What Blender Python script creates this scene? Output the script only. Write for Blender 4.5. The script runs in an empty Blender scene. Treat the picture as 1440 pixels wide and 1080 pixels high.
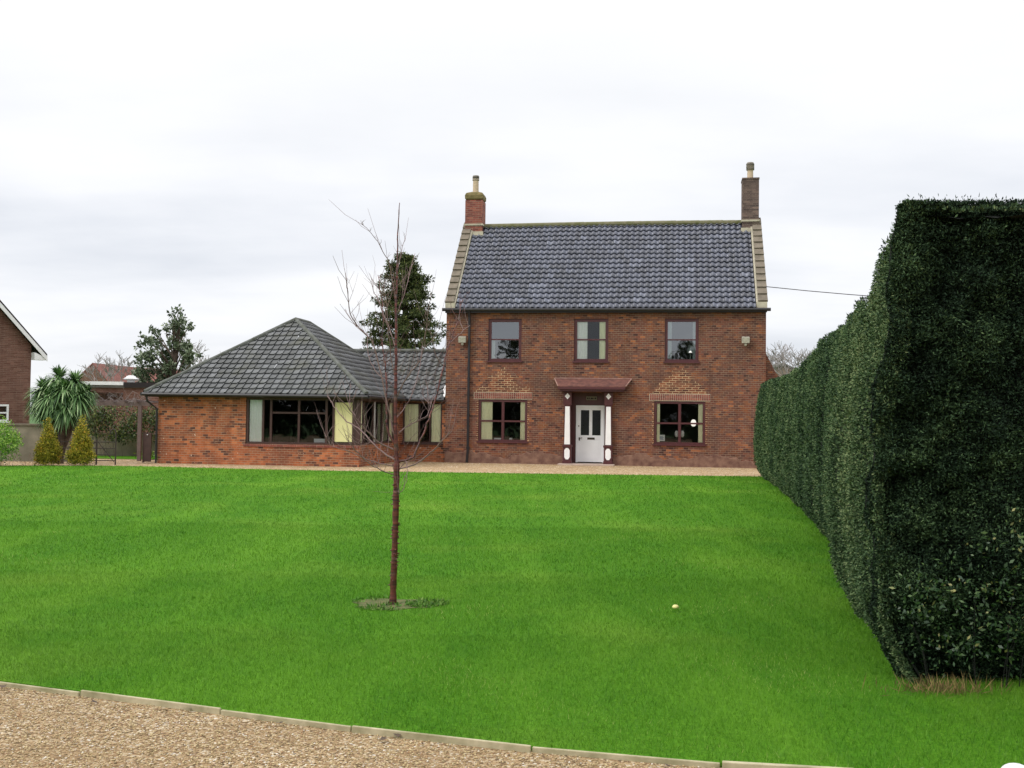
import bpy, bmesh, math, random
import numpy as np
from mathutils import Vector, Matrix
random.seed(7); rng = np.random.default_rng(11)
S = bpy.context.scene; COL = S.collection
PI = math.pi

# ------------------------------------------------------------------ camera / light
CAMF, PITCH, ROLL = 1521.24, 0.0318, 0.0125
cam = bpy.data.cameras.new('camera'); co = bpy.data.objects.new('camera', cam); COL.objects.link(co)
cam.sensor_width = 36; cam.lens = CAMF/1440*36; cam.clip_end = 5000; cam.clip_start = 0.1
co.matrix_world = Matrix.Translation((0, 0, 1.6)) @ Matrix.Rotation(PI/2+PITCH, 4, 'X') @ Matrix.Rotation(ROLL, 4, 'Z')
S.camera = co

# ------------------------------------------------------------------ node helpers
class N:
    def __init__(s, nt): s.nt = nt
    def n(s, t, **k):
        o = s.nt.nodes.new(t)
        for a, v in k.items():
            if a.startswith('i_'): o.inputs[a[2:].replace('_', ' ')].default_value = v
            else: setattr(o, a, v)
        return o
    def l(s, a, b): s.nt.links.new(a, b)
    def _in(s, sock, v):
        if hasattr(v, 'links'): s.l(v, sock)
        else: sock.default_value = v
    def m(s, op, a, b=0.0, c=None):
        o = s.nt.nodes.new('ShaderNodeMath'); o.operation = op
        s._in(o.inputs[0], a); s._in(o.inputs[1], b)
        if c is not None: s._in(o.inputs[2], c)
        return o.outputs[0]
    def mix(s, f, a, b, mode='MIX'):
        o = s.nt.nodes.new('ShaderNodeMix'); o.data_type = 'RGBA'; o.blend_type = mode
        s._in(o.inputs[0], f)
        s._in(o.inputs[6], a if hasattr(a, 'links') else (*a, 1)); s._in(o.inputs[7], b if hasattr(b, 'links') else (*b, 1))
        return o.outputs[2]
    def ramp(s, f, stops, interp='LINEAR'):
        o = s.nt.nodes.new('ShaderNodeValToRGB'); o.color_ramp.interpolation = interp
        e = o.color_ramp.elements
        while len(e) < len(stops): e.new(0.5)
        for q, (p, c) in zip(e, stops): q.position = p; q.color = (*c, 1)
        s._in(o.inputs[0], f); return o.outputs[0]
    def noise(s, vec, scale, detail=3, rough=.55, out=0):
        o = s.n('ShaderNodeTexNoise'); o.inputs['Scale'].default_value = scale
        o.inputs['Detail'].default_value = detail; o.inputs['Roughness'].default_value = rough
        if vec is not None: s.l(vec, o.inputs['Vector'])
        return o.outputs[out]
    def mapping(s, vec, scale):
        o = s.n('ShaderNodeMapping'); o.inputs['Scale'].default_value = scale; s.l(vec, o.inputs['Vector']); return o.outputs[0]
    def maprange(s, v, a, b, c, d):
        o = s.n('ShaderNodeMapRange'); s._in(o.inputs[0], v)
        for i, x in enumerate((a, b, c, d)): o.inputs[i+1].default_value = x
        return o.outputs[0]

def srgb(r, g, b, k=1.0):
    f = lambda c: ((c/255+.055)/1.055)**2.4 if c > 10 else c/255/12.92
    return tuple(min(.95, f(c)*k) for c in (r, g, b))

def newmat(name):
    m = bpy.data.materials.new(name); m.use_nodes = True
    nt = m.node_tree; b = nt.nodes['Principled BSDF']
    return m, N(nt), b
def finish(n, b, col, rough=.8, bump=None, bd=.01, bs=.5, spec=.5, metal=0):
    n._in(b.inputs['Base Color'], col if hasattr(col, 'links') else (*col, 1))
    n._in(b.inputs['Roughness'], rough); b.inputs['Specular IOR Level'].default_value = spec; b.inputs['Metallic'].default_value = metal
    if bump is not None:
        q = n.n('ShaderNodeBump'); q.inputs['Distance'].default_value = bd; q.inputs['Strength'].default_value = bs
        n.l(bump, q.inputs['Height']); n.l(q.outputs[0], b.inputs['Normal'])

def simple(name, col, rough=.6, var=.15, scale=6, spec=.5, metal=0, bd=.002, col2=None):
    m, n, b = newmat(name)
    tc = n.n('ShaderNodeTexCoord').outputs['Object']
    f = n.noise(tc, scale, 4)
    c2 = col2 or tuple(c*(1-var*1.6) for c in col); c1 = tuple(min(.95, c*(1+var*.6)) for c in col)
    finish(n, b, n.ramp(f, [(.3, c2), (.7, c1)]), rough, n.noise(tc, scale*8, 3), bd, .5, spec, metal)
    return m

def brickmat(name, pal, mortar, mv=.10, mu=.035, patch=None, patch2=None, bw=.225, bh=.075, speck=False):
    m, n, b = newmat(name)
    uv = n.n('ShaderNodeUVMap').outputs[0]
    sx = n.n('ShaderNodeSeparateXYZ'); n.l(uv, sx.inputs[0])
    wob = n.noise(uv, 1.3, 1)
    v = n.m('ADD', n.m('DIVIDE', sx.outputs[1], bh), n.m('MULTIPLY', wob, .5))
    row = n.m('FLOOR', v)
    u = n.m('ADD', n.m('DIVIDE', sx.outputs[0], bw), n.m('MULTIPLY', n.m('MODULO', row, 2.0), .5))
    cl = n.m('FLOOR', u)
    cx = n.n('ShaderNodeCombineXYZ'); n.l(cl, cx.inputs[0]); n.l(row, cx.inputs[1])
    wn = n.n('ShaderNodeTexWhiteNoise'); wn.noise_dimensions = '2D'; n.l(cx.outputs[0], wn.inputs['Vector'])
    col = n.ramp(wn.outputs['Value'], pal)
    big = n.noise(uv, .55, 4, .6); mid = n.noise(uv, 2.4, 4, .6)
    if patch: col = n.mix(n.maprange(mid, .52, .66, 0, .75), col, n.mix(wn.outputs['Value'], patch, tuple(c*.7 for c in patch)))
    if patch2: col = n.mix(n.maprange(big, .48, .64, 0, .75), col, n.mix(wn.outputs['Value'], patch2, tuple(c*.6 for c in patch2)))
    col = n.mix(n.maprange(n.noise(n.mapping(uv, (2.2, .35, 1)), 1.0, 4, .65), .48, .68, 0, .38), col, tuple(c*.42 for c in pal[1][1]))
    fine = n.noise(uv, 30, 3)
    col = n.mix(n.maprange(fine, .3, .75, .0, .25), col, n.mix(.5, col, (0.02, .015, .01)))
    mk = n.m('MAXIMUM', n.m('LESS_THAN', n.m('FRACT', v), mv), n.m('LESS_THAN', n.m('FRACT', u), mu))
    mk = n.m('MULTIPLY', mk, n.maprange(n.noise(uv, 4, 3), .35, .6, .35, 1.0))
    col = n.mix(mk, col, mortar)
    if speck: col = n.mix(n.maprange(n.noise(uv, 9.0, 1), .74, .77, 0, .8), col, srgb(225, 205, 185))
    h = n.m('SUBTRACT', n.m('MULTIPLY', fine, .5), mk)
    finish(n, b, col, .88, h, .008, .6, .25)
    return m

def leafmat(name, stops, rough=.55, spec=.4, transl=0):
    m, n, b = newmat(name)
    a = n.n('ShaderNodeAttribute'); a.attribute_name = 'rnd'
    col = n.ramp(a.outputs['Fac'], stops)
    finish(n, b, col, rough, spec=spec)
    if transl:
        t = n.n('ShaderNodeBsdfTranslucent'); n.l(col, t.inputs[0])
        mx = n.n('ShaderNodeMixShader'); mx.inputs[0].default_value = transl
        n.l(b.outputs[0], mx.inputs[1]); n.l(t.outputs[0], mx.inputs[2])
        n.l(mx.outputs[0], n.nt.nodes['Material Output'].inputs[0])
    return m

def tilemat(name, stops, moss, rough, spec, mossamt=(.55, .75), coat=0):
    m, n, b = newmat(name)
    a = n.n('ShaderNodeAttribute'); a.attribute_name = 'rnd'
    tc = n.n('ShaderNodeTexCoord').outputs['Object']
    col = n.ramp(a.outputs['Fac'], stops)
    f = n.noise(tc, 1.1, 5, .65)
    col = n.mix(n.maprange(f, mossamt[0], mossamt[1], 0, .8), col, moss)
    g = n.noise(tc, 25, 4)
    col = n.mix(n.maprange(g, .35, .7, 0, .4), col, tuple(c*.45 for c in stops[1][1]))
    finish(n, b, col, n.maprange(g, .3, .7, rough, rough+.18), g, .004, .5, spec)
    return m

# ------------------------------------------------------------------ materials
M = {}
M['brick'] = brickmat('old_red_brick', [(0, srgb(70, 46, 44, 1.0)), (.2, srgb(102, 64, 54, 1.08)), (.5, srgb(123, 75, 60, 1.08)), (.75, srgb(104, 74, 66, 1.08)), (.9, srgb(136, 86, 62, 1.1)), (1, srgb(164, 102, 66, 1.1))],
                      srgb(142, 122, 104, 1.0), mv=.2, mu=.06, bw=.17, patch=srgb(146, 90, 58, 1.1), patch2=srgb(96, 68, 60, 1.05))
M['brick_new'] = brickmat('repair_brick', [(0, srgb(84, 52, 46, 1.0)), (.5, srgb(112, 68, 54, 1.05)), (1, srgb(138, 84, 60, 1.1))], srgb(192, 166, 132, 1.05), mv=.25, mu=.09)
M['brick_orange'] = brickmat('orange_brick', [(0, srgb(76, 54, 50, 1.0)), (.14, srgb(104, 68, 56, 1.05)), (.24, srgb(150, 90, 60, 1.1)), (.7, srgb(180, 102, 64, 1.1)), (1, srgb(194, 122, 80, 1.1))],
                             srgb(164, 138, 114, 1.0), mv=.22, mu=.06, bw=.18, patch=srgb(158, 96, 66, 1.05), patch2=srgb(134, 82, 64, 1.05), speck=True)
M['brick_chim'] = brickmat('chimney_brick', [(0, srgb(100, 56, 52, 1.3)), (.5, srgb(126, 72, 64, 1.35)), (1, srgb(140, 84, 70, 1.35))], srgb(160, 140, 122), mv=.16)
M['brick_grey'] = brickmat('weathered_brick', [(0, srgb(72, 60, 58, 1.2)), (.5, srgb(96, 80, 76, 1.2)), (1, srgb(120, 100, 92, 1.2))], srgb(130, 118, 106), mv=.16)
M['brick_far'] = brickmat('brown_brick', [(0, srgb(100, 68, 58, 1.2)), (.5, srgb(116, 84, 74, 1.1)), (1, srgb(128, 94, 82, 1.1))], srgb(146, 122, 108), mv=.2)
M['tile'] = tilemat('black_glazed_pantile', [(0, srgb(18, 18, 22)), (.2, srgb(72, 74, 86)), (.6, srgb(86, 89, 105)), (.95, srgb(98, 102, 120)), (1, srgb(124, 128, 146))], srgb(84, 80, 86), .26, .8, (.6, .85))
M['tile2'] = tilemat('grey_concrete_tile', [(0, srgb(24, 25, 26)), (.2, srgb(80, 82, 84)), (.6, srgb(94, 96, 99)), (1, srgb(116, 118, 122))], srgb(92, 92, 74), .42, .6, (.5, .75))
M['tile_brown'] = simple('brown_roof_tile', srgb(122, 78, 70, 1.3), .8, .25, 3)
M['tile_red'] = simple('canopy_tile', srgb(118, 76, 66, 1.0), .85, .3, 7, col2=srgb(84, 54, 50))
M['canopy_edge'] = simple('canopy_edging', srgb(166, 130, 118), .8, .2, 7)
M['ridge'] = simple('mossy_ridge', srgb(118, 112, 92), .9, .3, 5, bd=.01, col2=srgb(96, 98, 58))
M['ridge2'] = simple('grey_ridge', srgb(104, 106, 104), .9, .25, 5, bd=.01, col2=srgb(78, 80, 70))
M['coping'] = simple('coping_stone', srgb(124, 114, 100), .9, .2, 4, bd=.006)
M['fillet'] = simple('mortar_fillet', srgb(190, 182, 162), .9, .15, 5, bd=.006)
M['render'] = simple('damp_plinth_render', srgb(134, 104, 88, 1.0), .95, .3, 4, bd=.01, col2=srgb(96, 66, 58))
M['maroon'] = simple('maroon_paint', srgb(84, 42, 46), .4, .12, 9)
M['brownwood'] = simple('brown_frame', srgb(70, 46, 42), .5, .15, 9)
M['black'] = simple('black_plastic', srgb(40, 38, 42), .4, .1, 9)
M['white'] = simple('white_paint', srgb(246, 246, 248), .35, .04, 4)
M['whitedoor'] = simple('white_door', srgb(242, 244, 248), .3, .03, 3)
M['cream'] = simple('cream_blind', srgb(226, 222, 164), .7, .04, 3)
M['curtain'] = simple('curtain', srgb(255, 236, 206, 1.1), .8, .04, 14)
M['curtainw'] = simple('white_curtain', srgb(240, 242, 238, 1.1), .8, .04, 14)
M['room'] = simple('dim_room', srgb(72, 66, 60), .9, .1, 1)
M['dark'] = simple('dark_soffit', srgb(40, 34, 34), .8, .2, 3)
M['pot'] = simple('clay_pot', srgb(206, 184, 156), .8, .15, 8)
M['potgrey'] = simple('cowl', srgb(142, 134, 124), .7, .25, 8)
M['moss'] = simple('mossy_mortar', srgb(128, 112, 78), .95, .35, 6, bd=.02, col2=srgb(92, 86, 48))
M['lampgrey'] = simple('floodlight_grey', srgb(186, 184, 170), .5, .2, 20)
M['stone'] = simple('step_stone', srgb(190, 170, 156), .9, .12, 4)
M['brass'] = simple('dark_brass', srgb(70, 60, 50), .35, .1, 20, metal=.6)
M['wallgrey'] = simple('rendered_garden_wall', srgb(142, 134, 118), .95, .3, 1.6, bd=.01, col2=srgb(110, 106, 92))
M['purplewood'] = simple('pergola_timber', srgb(118, 102, 98), .8, .15, 5)
M['gatewood'] = simple('brown_boards', srgb(84, 64, 60), .7, .15, 5)
M['iron'] = simple('rusty_iron', srgb(62, 54, 48), .7, .25, 20)
M['felt'] = simple('flat_roof_felt', srgb(110, 108, 104), .9, .1, 3)
M['bark_cherry'] = None
M['lamplit'] = simple('lit_lamp_shade', srgb(246, 244, 235), .7, .03, 5)
_b = M['lamplit'].node_tree.nodes['Principled BSDF']; _b.inputs['Emission Color'].default_value = (1, .96, .88, 1); _b.inputs['Emission Strength'].default_value = .8
M['paper'] = simple('paper', srgb(232, 236, 238), .6, .02, 5)
M['ink'] = simple('ink', srgb(70, 110, 150), .6, .02, 5)
M['timber'] = simple('weathered_edging', srgb(184, 174, 146), .85, .25, 7, bd=.004, col2=srgb(136, 132, 98))
M['soil'] = simple('soil', srgb(104, 98, 60), .95, .3, 14, bd=.02, col2=srgb(58, 84, 28))
M['bark'] = simple('bark', srgb(88, 74, 62), .9, .3, 9, bd=.01)
M['bark_grey'] = simple('pale_bark', srgb(132, 124, 120), .9, .2, 9)
M['petal'] = simple('pale_leaf', srgb(236, 226, 150), .6, .05, 5)

def glassmat(name, tint, refl=1.0):
    m, n, b = newmat(name); n.nt.nodes.remove(b)
    tr = n.n('ShaderNodeBsdfTransparent'); tr.inputs[0].default_value = (*tint, 1)
    gl = n.n('ShaderNodeBsdfGlossy'); gl.inputs['Roughness'].default_value = .02; gl.inputs[0].default_value = (.9, .93, .95, 1)
    fr = n.n('ShaderNodeFresnel'); fr.inputs[0].default_value = 1.5
    bp = n.n('ShaderNodeBump'); bp.inputs['Distance'].default_value = .004; bp.inputs['Strength'].default_value = .4
    n.l(n.noise(n.n('ShaderNodeTexCoord').outputs['Object'], 2.2, 1), bp.inputs['Height'])
    n.l(bp.outputs[0], gl.inputs['Normal']); n.l(bp.outputs[0], fr.inputs['Normal'])
    f = n.m('ADD', n.m('MULTIPLY', fr.outputs[0], 1.2*refl), .015*refl**2.5)
    mx = n.n('ShaderNodeMixShader'); n.l(f, mx.inputs[0]); n.l(tr.outputs[0], mx.inputs[1]); n.l(gl.outputs[0], mx.inputs[2])
    n.l(mx.outputs[0], n.nt.nodes['Material Output'].inputs[0]); return m
M['glass'] = glassmat('window_glass', (.98, .98, .97))
M['glass_sky'] = glassmat('old_sash_glass', (.6, .65, .65), 2.35)

def cherrybark():
    m, n, b = newmat('cherry_bark')
    tc = n.n('ShaderNodeTexCoord').outputs['Object']
    band = n.noise(n.mapping(tc, (4, 4, 38)), 1.0, 3)
    c = n.ramp(band, [(.35, srgb(50, 30, 30)), (.5, srgb(92, 44, 40, 1.0)), (.66, srgb(122, 64, 52, 1.0)), (.76, srgb(170, 140, 122))])
    c = n.mix(n.maprange(n.noise(tc, 9, 3), .55, .7, 0, .6), c, srgb(96, 94, 84))
    finish(n, b, c, .38, band, .006, .8, .6); return m
M['bark_cherry'] = cherrybark()
M['twig'] = simple('twig', srgb(138, 116, 114), .6, .3, 3, col2=srgb(104, 76, 74))
M['twig_far'] = simple('distant_twig', srgb(150, 142, 140), .9, .1, 1)

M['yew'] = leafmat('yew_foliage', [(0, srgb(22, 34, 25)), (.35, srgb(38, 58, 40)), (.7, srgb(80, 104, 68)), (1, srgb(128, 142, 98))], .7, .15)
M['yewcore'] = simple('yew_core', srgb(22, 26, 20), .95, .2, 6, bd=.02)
M['elae'] = leafmat('variegated_leaf', [(0, srgb(36, 58, 38)), (.6, srgb(50, 78, 44)), (.92, srgb(84, 108, 58)), (1, srgb(150, 148, 96))], .45, .5)
M['gold'] = leafmat('golden_conifer', [(0, srgb(70, 82, 32)), (.45, srgb(134, 134, 44)), (.85, srgb(188, 170, 58)), (1, srgb(206, 148, 56))], .7, .2)
M['shrubgreen'] = leafmat('bright_shrub', [(0, srgb(60, 104, 30)), (.6, srgb(116, 164, 52)), (1, srgb(186, 208, 96))], .5, .4)
M['ivy'] = leafmat('ivy', [(0, srgb(36, 46, 30)), (.6, srgb(72, 92, 44)), (1, srgb(134, 140, 70))], .5, .4)
M['redtwig'] = leafmat('brown_bush', [(0, srgb(70, 56, 46)), (.5, srgb(116, 94, 76)), (1, srgb(140, 88, 74))], .8, .2)
M['palm'] = leafmat('cordyline_leaf', [(0, srgb(44, 70, 40)), (.4, srgb(78, 112, 62)), (.8, srgb(120, 152, 96)), (1, srgb(176, 198, 148))], .5, .3)
M['pine'] = leafmat('pine_needles', [(0, srgb(40, 52, 36)), (.5, srgb(74, 86, 48)), (1, srgb(120, 124, 66))], .7, .2)
M['laurel'] = leafmat('evergreen_leaf', [(0, srgb(50, 64, 46)), (.5, srgb(84, 102, 70)), (1, srgb(146, 158, 128))], .45, .5)
M['darktree'] = leafmat('dark_tree', [(0, srgb(40, 46, 36)), (1, srgb(64, 72, 50))], .7, .2)
M['drygrass'] = leafmat('dry_grass', [(0, srgb(84, 76, 46)), (1, srgb(150, 128, 84))], .8, .2)
M['weed'] = leafmat('weed_leaves', [(0, srgb(52, 92, 26)), (.7, srgb(88, 134, 44)), (1, srgb(136, 160, 84))], .55, .3)
M['pebble'] = leafmat('pebbles', [(0, srgb(120, 104, 76)), (.2, srgb(156, 134, 96)), (.5, srgb(186, 164, 120)), (.82, srgb(208, 190, 148)), (.93, srgb(168, 126, 90)), (1, srgb(232, 226, 212))], .6, .4)

def lawnmat():
    m, n, b = newmat('lawn_turf')
    n_ = n; tc = n.n('ShaderNodeTexCoord').outputs['Object']
    c = lawncol(n, tc, n.noise(tc, 40, 4, .7))
    finish(n, b, c, .9, n.noise(tc, 40, 4, .7), .03, .9, .1); return m
def lawncol(n, tc, g3):
    g1 = n.noise(tc, .35, 4); g2 = n.noise(n.mapping(tc, (1, .45, 1)), 2.0, 6, .75); st = n.noise(n.mapping(tc, (1.0, .16, 1)), .8, 4, .55)
    c = n.ramp(g3, [(.2, srgb(52, 102, 15)), (.5, srgb(78, 131, 25)), (.8, srgb(110, 157, 44))])
    c = n.mix(n.maprange(g2, .46, .72, 0, .55), c, srgb(54, 112, 18))
    c = n.mix(n.maprange(st, .46, .66, 0, .45), c, srgb(110, 158, 42))
    c = n.mix(n.maprange(g1, .5, .7, 0, .4), c, srgb(124, 156, 54))
    return c
M['lawn'] = lawnmat()
def grassmat():
    m, n, b = newmat('grass_blades')
    a = n.n('ShaderNodeAttribute'); a.attribute_name = 'rnd'; tc = n.n('ShaderNodeTexCoord').outputs['Object']
    c = lawncol(n, tc, n.maprange(a.outputs['Fac'], 0, 1, .2, .9))
    c = n.mix(n.maprange(a.outputs['Fac'], .95, .97, 0, .7), c, srgb(190, 196, 120))
    finish(n, b, c, .55, spec=.3)
    t = n.n('ShaderNodeBsdfTranslucent'); n.l(c, t.inputs[0]); mx = n.n('ShaderNodeMixShader'); mx.inputs[0].default_value = .3
    n.l(b.outputs[0], mx.inputs[1]); n.l(t.outputs[0], mx.inputs[2]); n.l(mx.outputs[0], n.nt.nodes['Material Output'].inputs[0])
    return m
M['grass'] = grassmat()
def gravelmat(name, k, scale):
    m, n, b = newmat(name)
    tc = n.n('ShaderNodeTexCoord').outputs['Object']
    v = n.n('ShaderNodeTexVoronoi'); v.inputs['Scale'].default_value = scale; n.l(tc, v.inputs['Vector'])
    sp = n.n('ShaderNodeSeparateColor'); n.l(v.outputs['Color'], sp.inputs[0])
    c = n.ramp(sp.outputs[0], [(0, srgb(96, 78, 58, k)), (.3, srgb(160, 130, 94, k)), (.7, srgb(192, 164, 124, k)), (.95, srgb(222, 206, 176, k)), (1, srgb(240, 235, 225, k))])
    c = n.mix(n.maprange(n.noise(tc, 1.4, 4), .4, .65, 0, .5), c, srgb(150, 122, 86, k))
    finish(n, b, c, .85, n.m('SUBTRACT', 1.0, v.outputs['Distance']), .01, .8, .3); return m
M['gravel'] = gravelmat('near_gravel', .8, 75)
M['gravel2'] = gravelmat('far_gravel', 1.0, 28)
M['ground'] = simple('rough_ground', srgb(70, 110, 44), .95, .3, .3)

# ------------------------------------------------------------------ mesh builders
def link(o, parent=None):
    COL.objects.link(o)
    if parent: o.parent = parent
    return o
def tag(o, label, cat=None, group=None, kind=None):
    if label: o['label'] = label
    if cat: o['category'] = cat
    if group: o['group'] = group
    if kind: o['kind'] = kind
    return o
def thing(name, label, cat, loc=(0, 0, 0), rz=0, group=None):
    o = bpy.data.objects.new(name, None); o.empty_display_size = .3; COL.objects.link(o)
    o.location = loc; o.rotation_euler = (0, 0, rz)
    return tag(o, label, cat, group)

class MB:
    def __init__(s, mat4=None): s.v = []; s.f = []; s.r = []; s.M = mat4
    def pt(s, p): p = Vector(p); s.v.append(tuple(s.M @ p) if s.M else tuple(p)); return len(s.v)-1
    def face(s, pts, r=None):
        s.f.append([s.pt(p) for p in pts]); s.r.append(random.random() if r is None else r)
    def box(s, x0, x1, y0, y1, z0, z1):
        i = [s.pt(p) for p in [(x0,y0,z0),(x1,y0,z0),(x1,y1,z0),(x0,y1,z0),(x0,y0,z1),(x1,y0,z1),(x1,y1,z1),(x0,y1,z1)]]
        r = random.random()
        for q in [(0,3,2,1),(4,5,6,7),(0,1,5,4),(1,2,6,5),(2,3,7,6),(3,0,4,7)]: s.f.append([i[k] for k in q]); s.r.append(r)
        return s
    def prism(s, poly, d):        # poly: list of 3d points, d: extrusion vector
        n = len(poly); d = Vector(d)
        a = [s.pt(p) for p in poly]; b = [s.pt(Vector(p)+d) for p in poly]; r = random.random()
        s.f.append(a[::-1]); s.f.append(b); s.r += [r, r]
        for i in range(n): j = (i+1) % n; s.f.append([a[i], a[j], b[j], b[i]]); s.r.append(r)
        return s
    def tube(s, pts, rad, n=6, cap=True):
        pts = [Vector(p) for p in pts]
        if not hasattr(rad, '__len__'): rad = [rad]*len(pts)
        rings = []; ref = None
        for k, p in enumerate(pts):
            t = (pts[min(k+1, len(pts)-1)]-pts[max(k-1, 0)])
            if t.length < 1e-9: t = Vector((0, 0, 1))
            t.normalize()
            if ref is None: ref = t.orthogonal().normalized()
            ref = (ref - t*ref.dot(t)); ref = ref.normalized() if ref.length > 1e-6 else t.orthogonal().normalized()
            bb = t.cross(ref)
            rings.append([s.pt(p+(ref*math.cos(a)+bb*math.sin(a))*rad[k]) for a in [2*PI*i/n for i in range(n)]])
        r = random.random()
        for a, b in zip(rings, rings[1:]):
            for i in range(n): j = (i+1) % n; s.f.append([a[i], a[j], b[j], b[i]]); s.r.append(r)
        if cap: s.f.append(rings[0][::-1]); s.f.append(rings[-1]); s.r += [r, r]
        return s
    def lathe(s, c, prof, n=16):  # prof: [(r,z)]
        c = Vector(c)
        rings = [[s.pt(c+Vector((r*math.cos(2*PI*i/n), r*math.sin(2*PI*i/n), z))) for i in range(n)] for r, z in prof]
        for a, b in zip(rings, rings[1:]):
            for i in range(n): j = (i+1) % n; s.f.append([a[i], a[j], b[j], b[i]]); s.r.append(.5)
        s.f.append(rings[0][::-1]); s.f.append(rings[-1]); s.r += [.5, .5]; return s
    def build(s, name, mat, parent=None, smooth=False, bevel=0):
        me = bpy.data.meshes.new(name); me.from_pydata(s.v, [], s.f); me.materials.append(mat)
        uvbox(me)
        at = me.attributes.new('rnd', 'FLOAT', 'FACE'); at.data.foreach_set('value', s.r)
        if smooth: me.polygons.foreach_set('use_smooth', [True]*len(s.f))
        me.update(); o = bpy.data.objects.new(name, me); link(o, parent)
        if bevel:
            b = o.modifiers.new('bevel', 'BEVEL'); b.width = bevel; b.segments = 2; b.limit_method = 'ANGLE'
        return o
def uvbox(me):
    uv = me.uv_layers.new(name='UVMap').data
    for p in me.polygons:
        n = p.normal; ax = abs(n.x) > abs(n.y)
        for li in p.loop_indices:
            c = me.vertices[me.loops[li].vertex_index].co
            if abs(n.z) > .9: uv[li].uv = (c.x, c.y)
            else: uv[li].uv = ((c.y if ax else c.x), c.z)

def npmesh(name, V, F, mat, parent=None, rnd=None, smooth=False):
    V = np.asarray(V, np.float32).reshape(-1, 3); F = np.asarray(F, np.int32); k = F.shape[1]; nf = len(F)
    me = bpy.data.meshes.new(name)
    me.vertices.add(len(V)); me.vertices.foreach_set('co', V.ravel())
    me.loops.add(nf*k); me.loops.foreach_set('vertex_index', F.ravel())
    me.polygons.add(nf); me.polygons.foreach_set('loop_start', np.arange(nf, dtype=np.int32)*k)
    if smooth: me.polygons.foreach_set('use_smooth', np.ones(nf, bool))
    me.update(calc_edges=True)
    if rnd is None: rnd = rng.random(nf)
    at = me.attributes.new('rnd', 'FLOAT', 'FACE'); at.data.foreach_set('value', np.asarray(rnd, np.float32))
    me.materials.append(mat); o = bpy.data.objects.new(name, me); return link(o, parent)
def unit(a): return a/np.maximum(np.linalg.norm(a, axis=-1, keepdims=True), 1e-9)
def leafverts(P, D, L, W, up=None):
    n = len(P); D = unit(D); R = unit(rng.normal(size=(n, 3))) if up is None else up
    Sd = unit(np.cross(D, R)); L = np.broadcast_to(L, n)[:, None]; W = np.broadcast_to(W, n)[:, None]
    V = np.stack([P, P+D*L*.45+Sd*W*.5, P+D*L, P+D*L*.45-Sd*W*.5], 1)
    return V.reshape(-1, 3)
def leaves(name, P, D, L, W, mat, parent=None, rnd=None, up=None):
    V = leafverts(P, D, L, W, up); F = np.arange(len(P)*4).reshape(-1, 4)
    return npmesh(name, V, F, mat, parent, rnd)
def clumps(cl, dens, lsize, aspect=.5, flat=1.0, inner=.35):
    """cl: (x,y,z,r) list -> leaf positions, dirs, sizes"""
    P = []; D = []; T = []
    for x, y, z, r in cl:
        k = max(6, int(dens*r*r)); u = unit(rng.normal(size=(k, 3))); rad = r*(inner+(1-inner)*rng.random((k, 1))**.6)
        p = u*rad*np.array([1, 1, flat]); P.append(p+[x, y, z]); D.append(u+rng.normal(size=(k, 3))*.6)
        T.append(np.clip(rng.random(k)*.75+rng.random()*.3+u[:, 2]*.1, 0, 1))
    P = np.concatenate(P); D = np.concatenate(D); T = np.concatenate(T)
    L = lsize*(.6+.8*rng.random(len(P)))
    return P, D, L, L*aspect, T

# ------------------------------------------------------------------ world
W = bpy.data.worlds.new('World'); S.world = W; W.use_nodes = True
n = N(W.node_tree); bg = W.node_tree.nodes['Background']
SUN_EL, SUN_AZ = math.radians(40), math.radians(-118)     # azimuth from +Y towards +X
sky = n.n('ShaderNodeTexSky'); sky.sky_type = 'NISHITA'; sky.sun_disc = False
sky.sun_elevation = SUN_EL; sky.sun_rotation = SUN_AZ
tc = n.n('ShaderNodeTexCoord').outputs['Generated']
sx = n.n('ShaderNodeSeparateXYZ'); n.l(tc, sx.inputs[0])
zz = n.m('ADD', n.m('MAXIMUM', sx.outputs[2], 0.0), .16)
cx = n.n('ShaderNodeCombineXYZ'); n.l(n.m('DIVIDE', sx.outputs[0], zz), cx.inputs[0]); n.l(n.m('DIVIDE', sx.outputs[1], zz), cx.inputs[1])
cx.inputs[2].default_value = 3.3
c1 = n.noise(cx.outputs[0], .62, 7, .52)
c2 = n.noise(n.mapping(cx.outputs[0], (.5, 1.3, 1)), 1.3, 5, .5)
cf = n.m('ADD', n.m('MULTIPLY', c1, .65), n.m('MULTIPLY', c2, .35))
cloud = n.ramp(cf, [(.36, (.62, .65, .71)), (.46, (.74, .76, .805)), (.54, (.83, .84, .87)), (.64, (.90, .90, .90))])
hz = n.maprange(sx.outputs[2], .0, .10, .55, 0)
cloud = n.mix(hz, cloud, (.82, .83, .85))
top = n.maprange(sx.outputs[2], .20, .36, 0, .85)
cloud = n.mix(top, cloud, (.91, .91, .91))
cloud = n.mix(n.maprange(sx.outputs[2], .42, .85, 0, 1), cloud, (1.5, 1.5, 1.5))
skyc = n.mix(1.0, sky.outputs[0], (.08, .08, .08), 'MULTIPLY')
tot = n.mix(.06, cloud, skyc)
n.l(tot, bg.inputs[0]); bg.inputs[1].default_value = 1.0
sl = bpy.data.lights.new('sun', 'SUN'); sl.energy = 1.3; sl.angle = math.radians(25); sl.color = (1, .96, .9)
so = bpy.data.objects.new('sun', sl); COL.objects.link(so)
sd = Vector((math.sin(SUN_AZ)*math.cos(SUN_EL), math.cos(SUN_AZ)*math.cos(SUN_EL), math.sin(SUN_EL)))
so.rotation_euler = sd.to_track_quat('Z', 'Y').to_euler()
S.view_settings.view_transform = 'Standard'; S.view_settings.look = 'None'; S.view_settings.exposure = .28; S.view_settings.gamma = 1

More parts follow.
